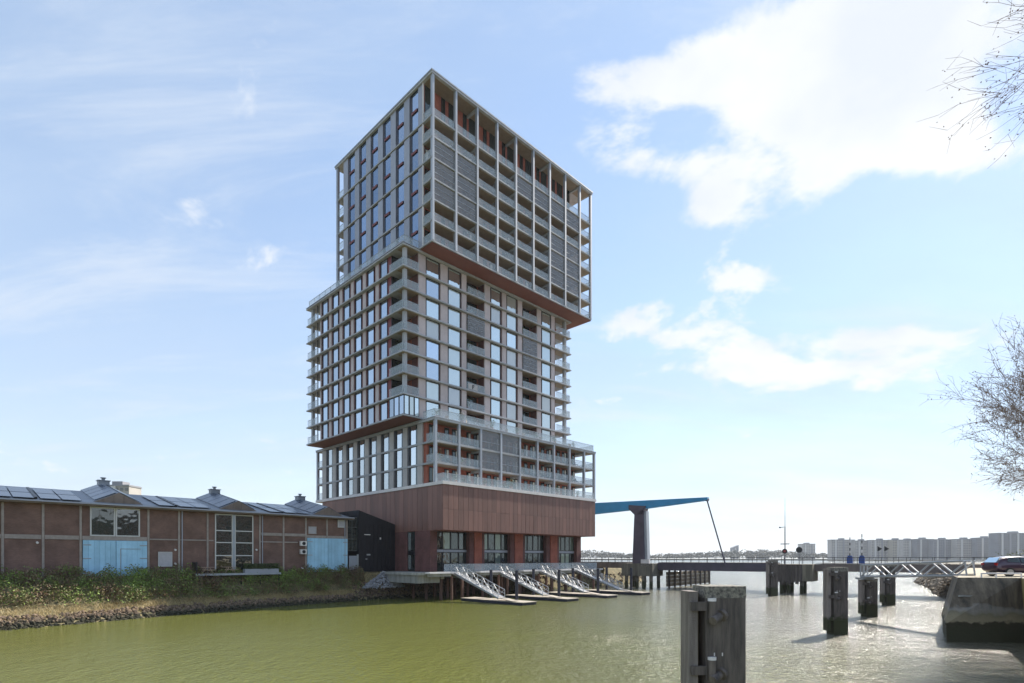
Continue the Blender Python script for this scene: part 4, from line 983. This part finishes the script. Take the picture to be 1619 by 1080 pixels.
# ------------------------------------------------------------------ right bank: quay, walkway, car
QZ = 4.55
def quay():
    top = [(32.7, 41.0), (36.45, 40.0), (24, 22), (15.5, 10), (9, 0), (7, -12), (300, -12), (300, 200), (120, 160), (103, 137), (84, 106), (74, 92), (69, 84), (50, 62.3)]
    mt = mat('quay_paving', (.36, .31, .22), .9, var=.3, scale=.8)
    b = MB(); b.poly([(x, y, QZ) for x, y in top], mt); tag(b.build('quay_pavement'), kind='structure')
    w = thing('quay_wall', 'dark weathered concrete quay wall with battered left end and algae stains', 'quay wall', (32.7, 41, 0), 0)
    def wall_mat():
        m = mat('quay_concrete', (.25, .20, .14), .9, col2=(.065, .054, .042), scale=1.6, bump=.8, bscale=6, streak=True); nt = m.node_tree; N = nt.nodes; L = nt.links
        b = N['Principled BSDF']; src = b.inputs['Base Color'].links[0].from_socket
        ge = N.new('ShaderNodeNewGeometry'); sp = N.new('ShaderNodeSeparateXYZ'); L.new(ge.outputs['Position'], sp.inputs[0])
        nz = N.new('ShaderNodeTexNoise'); nz.inputs['Scale'].default_value = .9; nz.inputs['Detail'].default_value = 7; L.new(ge.outputs['Position'], nz.inputs['Vector'])
        ad = N.new('ShaderNodeMath'); ad.operation = 'MULTIPLY_ADD'; L.new(nz.outputs[0], ad.inputs[0]); ad.inputs[1].default_value = 1.6; L.new(sp.outputs[2], ad.inputs[2])
        cr = N.new('ShaderNodeValToRGB'); mr = N.new('ShaderNodeMapRange'); L.new(ad.outputs[0], mr.inputs[0]); mr.inputs[1].default_value = 0; mr.inputs[2].default_value = 5.5; L.new(mr.outputs[0], cr.inputs[0])
        e = cr.color_ramp.elements; e[0].position = 0; e[0].color = (.05, .048, .024, 1); e[1].position = 1; e[1].color = (1, 1, 1, 1)
        for p, c in ((.30, (.05, .048, .024, 1)), (.40, (.06, .05, .03, 1)), (.43, (.30, .25, .16, 1)), (.52, (.22, .19, .12, 1)), (.60, (.5, .5, .5, 1))):
            q = e.new(p); q.color = c
        mk = N.new('ShaderNodeMapRange'); L.new(mr.outputs[0], mk.inputs[0]); mk.inputs[1].default_value = .50; mk.inputs[2].default_value = .62; mk.clamp = True
        mx = N.new('ShaderNodeMixRGB'); L.new(mk.outputs[0], mx.inputs[0]); L.new(cr.outputs[0], mx.inputs[1]); L.new(src, mx.inputs[2]); L.new(mx.outputs[0], b.inputs['Base Color']); return m
    mq = wall_mat(); L0 = Vector((32.7, 41, 0)); b = MB()
    def P(x, y, z): return (x - 32.7, y - 41, z)
    # upper battered block, lower plinth, then the side wall running towards the camera
    b.prism([P(32.7, 41.0, QZ - .02), P(36.45, 40.0, QZ - .02), P(36.5, 39.55, 1.25), P(30.9, 39.9, 1.25)], (4.5, 6.2, 0), mq)
    b.build('upper_wall', w)
    b = MB(); b.prism([P(31.05, 39.95, 1.248), P(36.5, 39.6, 1.248), P(36.5, 39.45, -2), P(30.75, 39.5, -2)], (4.5, 6.2, 0), mq); b.build('plinth', w)
    b = MB(); b.box(P(32.3, 40.42, 3.18), P(36.4, 40.6, 3.30), M_CONC); lb = b.build('ledge', w, (.0, -.15, 0)); 
    mo = mat('ochre_concrete', (.50, .38, .16), .9, col2=(.30, .22, .08), scale=1.2, streak=True)
    b = MB(); b.prism([P(36.45, 40.0, QZ - .02), P(24, 22, QZ - .02), P(24, 22, -2), P(36.52, 39.6, -2)], (.9, -.62, 0), mo); b.build('side_wall', w)
    b = MB(); b.prism([P(24, 22, QZ - .02), P(15.5, 10, QZ - .02), P(15.5, 10, -2), P(24, 22, -2)], (.9, -.62, 0), mo); b.build('side_wall', w)
    b = MB(); b.prism([P(37.2, 47.2, QZ - .02), P(50, 62.3, QZ - .02), P(50, 62.3, -2), P(36, 46.3, -2)], (3, -2, 0), mq); b.build('rear_wall', w)
    b = MB(); b.prism([P(50, 62.3, QZ - .02), P(69, 84, QZ - .02), P(69, 84, -2), P(50, 62.3, -2)], (3, -2, 0), mq); b.build('rear_wall', w)
    r = thing('pipe_rail', 'low white pipe rail along the quay edge in front of the car', 'rail', (33.9, 41.0, QZ), 0)
    b = MB(); b.tube((.6, .1, .30), (3.0, -.55, .30), .06, M_LEDGE, 8); b.build('rail', r)
    for x in (.62, 1.5, 2.98): b = MB(); b.tube((x, .1 - (x - .6) * .27, 0), (x, .1 - (x - .6) * .27, .30), .05, M_LEDGE, 8); b.build('post', r)
quay()
def right_shore():
    r = random.Random(15); sp = []
    pts = [(69, 84), (74, 92), (84, 106), (103, 137)]
    for i in range(1100):
        k = r.randrange(3); f = r.random(); (x0, y0), (x1, y1) = pts[k], pts[k + 1]
        q = r.uniform(-3.6, .5); d = Vector((x1 - x0, y1 - y0, 0)).normalized(); n = Vector((d.y, -d.x, 0))
        p = Vector((x0 + (x1 - x0) * f, y0 + (y1 - y0) * f, 0)) + n * q
        if q > 0: continue
        sp.append((p + Vector((0, 0, max(-.2, 4.4 + q * 1.3))), r.uniform(.3, .75)))
    tag(stones('shore_rocks', sp, mat('shore_rock', (.34, .27, .19), .9, col2=(.10, .08, .06), scale=1.2)), 'heaped brown rocks on the shore behind the quay', 'rocks', kind='stuff')
    # slope under them
    b = MB(); m = soil()
    for (x0, y0), (x1, y1) in zip(pts, pts[1:]):
        d = Vector((x1 - x0, y1 - y0, 0)).normalized(); n = Vector((d.y, -d.x, 0)) * -3.8
        b.poly([(x0, y0, QZ - .03), (x1, y1, QZ - .03), (x1 + n.x, y1 + n.y, -.6), (x0 + n.x, y0 + n.y, -.6)], m)
    tag(b.build('shore_slope'), kind='structure')
    r = random.Random(2)
    g = [(Vector((zd(1612, 62) + r.gauss(0, .9), 62 + r.gauss(0, 1), QZ + abs(r.gauss(.5, .6)))), r.uniform(.06, .14), .4) for i in range(2600)]
    s = thing('shrub', 'yellow-green shrub behind the parked car', 'shrub', (zd(1612, 62), 62, QZ))
    o = leaves('foliage', [(p - s.location, a, c) for p, a, c in g], leafmat('shrub_leaf', [(.06, .07, .02), (.12, .14, .03), (.20, .21, .05)], 1.2), 8); o.parent = s
    b = MB()
    for k in range(7): b.tube((0, 0, 0), (r.uniform(-.8, .8), r.uniform(-.8, .8), 1.2), .03, M_WOOD, 5)
    b.build('stem', s)
right_shore()
def walkway():
    a = Vector((zd(1366, 57), 57.0, 4.05)); c = Vector((zd(1535, 45.6), 45.6, 4.55)); d = c - a; n = 7
    t = thing('truss_walkway', 'light grey steel truss walkway from the quay to a short dolphin', 'walkway', a)
    ms = mat('walkway_steel', (.42, .43, .44), .5, .3, var=.1); side = Vector((d.y, -d.x, 0)).normalized() * .38
    for s in (-1, 1):
        b = MB(); o = side * s; up = Vector((0, 0, 1.2))
        b.tube(o, o + d, .085, ms, 6); b.tube(o + up, o + d * .97 + up, .085, ms, 6)
        for k in range(n): b.tube(o + d * k / n + up * (k % 2), o + d * (k + 1) / n + up * ((k + 1) % 2), .065, ms, 6)
        for k in (0, n): b.tube(o + d * k / n, o + d * k / n * .985 + up, .07, ms, 6)
        b.build('side_truss', t)
    b = MB(); p = [side * -1, side, side + d, side * -1 + d]; b.prism([q + Vector((0, 0, .1)) for q in p], (0, 0, .05), M_FRAME); b.build('walk_deck', t)
    b = MB(); b.tube((0, 0, 1.2), (-.1, 0, -.5), .1, ms, 6); b.box((-.5, -.6, -.25), (.7, .6, -.05), ms); b.build('bearing', t)
walkway()
def car():
    t = thing('parked_car', 'dark purple hatchback parked on the quay behind the pipe rail', 'car', (zd(1563, 44.5), 44.5, QZ), 0)
    mp = bpy.data.materials.new('purple_car_paint'); mp.use_nodes = True; pb = mp.node_tree.nodes['Principled BSDF']
    pb.inputs['Base Color'].default_value = (.04, .013, .036, 1); pb.inputs['Roughness'].default_value = .3; pb.inputs['Metallic'].default_value = .3; pb.inputs['Coat Weight'].default_value = 1.0; pb.inputs['Coat Roughness'].default_value = .05
    mt = mat('tyre', (.02, .02, .02), .9); mr = mat('rim', (.45, .45, .46), .35, .8); ml = mat('tail_lamp', (.35, .02, .02), .2); mg = M_GD
    # body lofted along x (rear at 0): per station z-bottom, belt z, roof z, half widths
    st = [(0.0, .55, .80, .82, .70, .60), (.06, .38, .95, 1.0, .80, .66), (.25, .30, 1.0, 1.28, .86, .60), (.60, .26, 1.02, 1.47, .88, .62), (1.3, .22, 1.01, 1.53, .89, .64), (2.1, .22, .98, 1.50, .89, .63), (2.7, .22, .96, 1.30, .89, .62), (3.15, .24, .94, 1.02, .88, .66), (3.8, .26, .84, .88, .85, .70), (4.15, .32, .68, .72, .76, .62), (4.25, .42, .58, .60, .66, .55)]
    bm = bmesh.new(); rings = []
    for (x, zb, zm, zt, w, wt) in st:
        sec = [(-w * .86, zb), (-w, zb + .18), (-w, zm * .7), (-w * .97, zm), (-(w * .4 + wt * .6), (zm + zt) / 2 + .02), (-wt, zt - .04), (-wt * .6, zt), (0, zt + .015), (wt * .6, zt), (wt, zt - .04), ((w * .4 + wt * .6), (zm + zt) / 2 + .02), (w * .97, zm), (w, zm * .7), (w, zb + .18), (w * .86, zb), (0, zb - .02)]
        rings.append([bm.verts.new((x, y, z)) for y, z in sec])
    for a, b_ in zip(rings, rings[1:]):
        n = len(a)
        for i in range(n): bm.faces.new((a[i], a[(i + 1) % n], b_[(i + 1) % n], b_[i]))
    bm.faces.new(list(reversed(rings[0]))); bm.faces.new(rings[-1])
    bmesh.ops.recalc_face_normals(bm, faces=bm.faces)
    me = bpy.data.meshes.new('body'); bm.to_mesh(me); bm.free(); me.materials.append(mp); me.polygons.foreach_set('use_smooth', [True] * len(me.polygons))
    t.scale = (1.2, 1.0, 1.04)
    body = mesh_obj('body', me, t); sb = body.modifiers.new('s', 'SUBSURF'); sb.levels = 2; sb.render_levels = 2
    def sidewin(pts, y, name='side_window'):
        for s in (-1, 1):
            b = MB(); b.prism([(x, s * (y(z)), z) for x, z in pts], (0, s * .02, 0), mg); b.build(name, t)
    yy = lambda z: .885 - max(0, (z - 1.0)) * .44
    sidewin([(1.52, 1.03), (2.55, 1.0), (2.30, 1.30), (1.95, 1.42), (1.52, 1.44)], yy); sidewin([(.62, 1.08), (1.46, 1.04), (1.46, 1.44), (1.0, 1.43), (.72, 1.30)], yy)
    b = MB(); b.prism([(.10, -.55, 1.03), (.10, .55, 1.03), (.40, .5, 1.40), (.40, -.5, 1.40)], (-.03, 0, .02), mg); b.build('rear_window', t)
    b = MB(); b.prism([(3.05, -.62, 1.0), (3.05, .62, 1.0), (2.42, .55, 1.42), (2.42, -.55, 1.42)], (.03, 0, .03), mg); b.build('windscreen', t)
    for s in (-1, 1):
        b = MB(); b.box((.02, s * .62 - .13, .80), (.20, s * .62 + .13, 1.0), ml); b.build('tail_lamp', t)
        b = MB(); b.box((3.98, s * .6 - .14, .62), (4.17, s * .6 + .14, .75), M_LEDGE); b.build('headlight', t)
        b = MB(); b.box((2.38, s * .93 - .07, 1.0), (2.55, s * .93 + .07, 1.14), mp); b.build('wing_mirror', t)
        b = MB(); b.box((1.5, s * .893 - .015, .88), (1.68, s * .893 + .015, .92), M_FRAME); b.build('door_handle', t)
        b = MB(); b.tube((.5, s * .6, 1.52), (2.0, s * .6, 1.54), .02, M_FRAME, 6); b.build('roof_rail', t)
        for x in (.78, 3.35):
            b = MB(); b.tube((x, s * .90, .32), (x, s * .68, .32), .32, mt, 24); wl = b.build('wheel', t)
            b = MB(); b.tube((x, s * .912, .32), (x, s * .88, .32), .21, mr, 16); rm = b.build('rim', wl)
car()

# ------------------------------------------------------------------ trees on the right bank
def tree(label, loc, H, spread, seed, limb_z, tips, name='bare_tree', droop=.0, bud=.05, rmin=.013):
    """tapered trunk, forking limbs, fine twigs and opening buds"""
    tw = random.Random(seed + 50); r = random.Random(seed); t = thing(name, label, 'tree', loc, 0, 'budding trees on the right bank')
    mbk = mat('bark', (.24, .165, .12), .9, col2=(.15, .10, .075), scale=5)
    V = []; F = []; TW_ = []; BUD = []
    trunk = MB(); limbs = MB(); twigs = MB()
    def branch(p, d, L, rad, lev):
        n = 4 if lev < 2 else 3; q = p.copy(); dd = d.copy(); seg = L / n; tgt = trunk if lev == 0 else (limbs if lev < 3 else twigs)
        pts = [q.copy()]
        for i in range(n):
            dd = (dd + Vector((r.gauss(0, .13), r.gauss(0, .13), r.gauss(.03 if lev < 3 else -droop, .10)))).normalized()
            rad = max(rad, rmin); e = q + dd * seg; r0 = rad * (1 - .55 * i / n); r1 = rad * (1 - .55 * (i + 1) / n)
            tgt.tube(q, e, r0, mbk, 8 if lev == 0 else (5 if lev < 3 else 3), r1); q = e; pts.append((q.copy(), dd.copy(), r1))
        if lev >= 4:
            for i in range(3):                                   # short side shoots
                a0_ = pts[1 + i][0]; twigs.tube(a0_, a0_ + (dd + Vector((tw.gauss(0, .7), tw.gauss(0, .7), tw.gauss(.1, .7)))).normalized() * seg * 1.1, rmin * .7, mbk, 3, rmin * .4)
            for i in range(3 + r.randrange(3)):
                a = pts[1 + r.randrange(n)][0]; BUD.append(a + Vector((r.gauss(0, .1), r.gauss(0, .1), r.gauss(0, .1))))
            return
        kids = (7, 7, 7, 6)[lev]
        for i in range(kids):
            j = 1 + min(n - 1, int(n * (.25 + .75 * (i + r.random()) / kids))) if lev else n - r.randrange(2)
            a, ad, ar = pts[j]
            ax = ad.orthogonal().normalized(); ax = Matrix.Rotation(r.uniform(0, 6.28), 3, ad) @ ax
            ang = r.uniform(.35, .85) if lev else r.uniform(.35, .95)
            nd = (ad * math.cos(ang) + ax * math.sin(ang)).normalized()
            if lev >= 1: nd = (nd + Vector((0, 0, .12 - droop))).normalized()
            branch(a, nd, L * r.uniform(.50, .72) if lev else spread * r.uniform(.55, .8), ar * r.uniform(.5, .7), lev + 1)
        a, ad, ar = pts[-1]
        branch(a, ad, L * .65 if lev else spread * .7, ar * .8, lev + 1)
    branch(Vector((0, 0, -.1)), Vector((0, 0, 1)), limb_z, H * .018, 0)
    trunk.build('trunk', t); limbs.build('limb', t); twigs.build('twig', t)['kind'] = 'stuff'
    mb = leafmat('bud_leaf', [(.16, .10, .07), (.24, .155, .10), (.32, .23, .14)], 1.0) if 'bud_leaf' not in MATS else MATS['bud_leaf']
    c = leaves('crown', [(p, r.uniform(.5, 1.2) * bud, .2) for p in BUD for _ in range(5)], mb, seed); c.parent = t; c['kind'] = 'stuff'
    return t
tree('broad budding tree on the quay beyond the parked car', (49.2, 41.0, QZ), 19, 9.8, 5, 7.0, None, bud=.055)
tree('tall budding tree near the quay side wall with twigs reaching over the water', (26.0, 9.6, QZ), 13, 7.2, 12, 18.1, None, bud=.03, droop=.04, rmin=.007)

# ------------------------------------------------------------------ far shore
def far():
    b = MB(); m = mat('far_bank', (.16, .15, .11), .9, var=.3, scale=.02)
    b.box((-2500, 1500, -1), (5000, 2600, 3), m); tag(b.build('far_bank'), kind='structure')
    mw = leafmat('far_wood_leaf', [(.05, .055, .04), (.09, .09, .06), (.12, .11, .08)], .02)
    r = random.Random(6)
    def gen():
        for i in range(900):
            x = r.uniform(-300, 1900); y = r.uniform(1480, 1560); h = r.uniform(9, 18) * (1.15 + .35 * math.sin(x * .012)); w = r.uniform(9, 17)
            for k in range(42):
                a = r.uniform(0, 6.28); c = r.uniform(-.4, 1); q = math.sqrt(max(0, 1 - c * c)) * r.uniform(.6, 1.1)
                yield Vector((x + w * q * math.cos(a), y + w * q * math.sin(a), 3 + h * (.5 + .5 * c))), r.uniform(1.3, 3.2), .3
    tag(leaves('far_wood', gen(), mw, 3), 'band of hazy grey-green trees along the far shore', 'wood', kind='stuff')
    c_lite = mat('far_stair_render', (.55, .53, .50), .9)
    def block(px0, px1, py, Z, depth, label, mats, nx, nz, group=None, steps=None, name='apartment_block', rz=0):
        x0, x1 = zd(px0, Z), zd(px1, Z); h = 6 + (882 - py - (3.5 if Z > 900 else 0)) / 883.5 * Z
        t = thing(name, label, 'building', ((x0 + x1) / 2, Z, 2.5), rz, group); w = x1 - x0; h -= 2.5
        box('wall', (-w / 2, 0, 0), (w / 2, depth, h), mats, t)
        mwn = M_GFAR if nx % 2 else M_GFAR2
        cw = w / nx; ch = h / nz
        mm = box_mesh(cw * .62, .6, ch * .5, mwn)
        for i in range(nx):
            for k in range(nz):
                if nx * nz <= 300: mesh_obj('window', mm, t, (-w / 2 + cw * (i + .5), -.05, ch * (k + .55)))
        for k in range(max(1, int(w / 14))):                      # stair towers and recessed balcony bays
            x = -w / 2 + w * (k + .5) / max(1, int(w / 14)); box('stair_tower', (x - 1.5, -1.4, 0), (x + 1.5, -.36, h + 1.0 * (k % 2)), M_FARR if k % 2 else c_lite, t)
        box('roof', (-w / 2 - .5, -.6, h), (w / 2 + .5, depth, h + 1.2), M_FARR, t)
        for k in range(max(1, int(w / 40))): 
            x = -w / 2 + w * (k + .5) / max(1, int(w / 40)); box('roof_house', (x - 4, 3, h + 1.21), (x + 4, depth - 3, h + 4.2), M_FARR, t)
        return t
    c1 = mat('far_wall_pale', (.44, .41, .38), .9, var=.15, scale=.05); c2 = mat('far_wall_sand', (.42, .37, .29), .9, var=.1, scale=.05); c3 = mat('far_wall_grey', (.19, .20, .225), .9, var=.2, scale=.05)
    segs = [(1315, 1352, 850.5, c1), (1352, 1378, 852, c1), (1378, 1411, 851, c1), (1411, 1428, 850.5, c2), (1428, 1449, 851, c1), (1449, 1476, 849.5, c3), (1476, 1512, 850, c3), (1512, 1545, 849.5, c1), (1545, 1578, 847.5, c3)]
    words = ['first', 'second', 'third', 'sand coloured fourth', 'fifth', 'sixth', 'seventh', 'eighth', 'ninth']
    for i, (a, c, y, m_) in enumerate(segs):
        block(a, c - .15, y, 1180 - i * 14, 16, '%s block along the far waterfront row counted from its open end' % words[i], m_, max(5, int((c - a) / 2.6)), 12, 'apartment blocks on the far waterfront')
    block(1578, 1640, 840, 1000, 20, 'taller grey apartment block ending the far waterfront row', c3, 20, 14)
    block(1268, 1289, 857, 1500, 22, 'squat pale tower block alone beside the far woods', c1, 8, 10)
    t = block(1158, 1168, 863, 1900, 20, 'slim far tower with a slanted top above the woods', c3, 3, 8)
    b = MB(); w = zd(1168, 1900) - zd(1158, 1900); h = 6 + (882 - 863 - 3.5) / 883.5 * 1900 - 2.5
    b.prism([(-w / 2, 0, h + 1.21), (w / 2, 0, h + 1.21), (w / 2, 0, h + 10)], (0, 20, 0), c3); b.build('slanted_top', t)
    block(1184, 1194, 870, 1560, 20, 'low pale block poking from the far woods', c1, 4, 4); block(1200, 1216, 869, 1600, 20, 'wide low block in front of the far woods', c3, 6, 4)
    # tall block behind the warehouse roof
    t = block(158, 204, 769, 420, 14, 'distant pale flats rising behind the warehouse roof', c1, 6, 12)
M_GFAR = mat('far_window', (.05, .06, .08), .3, 0, .5); M_GFAR2 = mat('far_window_shade', (.12, .12, .12), .3, 0, .5); M_FARR = mat('far_roof', (.24, .24, .26), .9)
far()

# ------------------------------------------------------------------ housing on the right bank, outside the view but mirrored in the panes
def right_bank_houses():
    c = mat('housing_brick', (.22, .14, .10), .9, var=.2, scale=.5)
    for i, (y, w, h) in enumerate(((-62, 30, 15), (-25, 36, 15), (14, 34, 18), (52, 34, 15))):
        t = thing('housing_block', ['southernmost', 'second', 'tallest', 'northernmost'][i] + ' brick housing block on the right bank', 'building', (92, y, QZ + .01), math.pi / 2, 'housing blocks on the right bank')
        box('wall', (-w / 2, -12, 0), (w / 2, 0, h), c, t); box('roof', (-w / 2 - .4, -12.4, h), (w / 2 + .4, .4, h + .5), M_FARR, t)
        mm = box_mesh(2.0, .1, 1.5, M_LEDGE); gg = box_mesh(1.8, .12, 1.35, M_GD)
        for k in range(int(w / 3)):
            for q in range(int(h / 3)):
                o = mesh_obj('window', mm, t, (-w / 2 + 2 + k * 3, .02, 1.9 + q * 3)); mesh_obj('pane', gg, o, (0, .02, 0))
        for q in range(1, int(h / 3)): box('balcony_band', (-w / 2, .02, 3 * q - .1), (w / 2, 1.2, 3 * q + .1), M_LEDGE, t)
right_bank_houses()

# ------------------------------------------------------------------ air
def haze():
    m = bpy.data.materials.new('haze_air'); m.use_nodes = True; nt = m.node_tree; nt.nodes.remove(nt.nodes['Principled BSDF'])
    v = nt.nodes.new('ShaderNodeVolumePrincipled'); v.inputs['Color'].default_value = (.86, .92, 1.0, 1); v.inputs['Density'].default_value = .0001; v.inputs['Anisotropy'].default_value = .2
    nt.links.new(v.outputs[0], nt.nodes['Material Output'].inputs['Volume'])
    b = MB(); b.box((-4100, -700, -3), (6100, 6100, 110), m); tag(b.build('haze'), 'thin pale haze over the river', 'haze', kind='stuff')
haze()
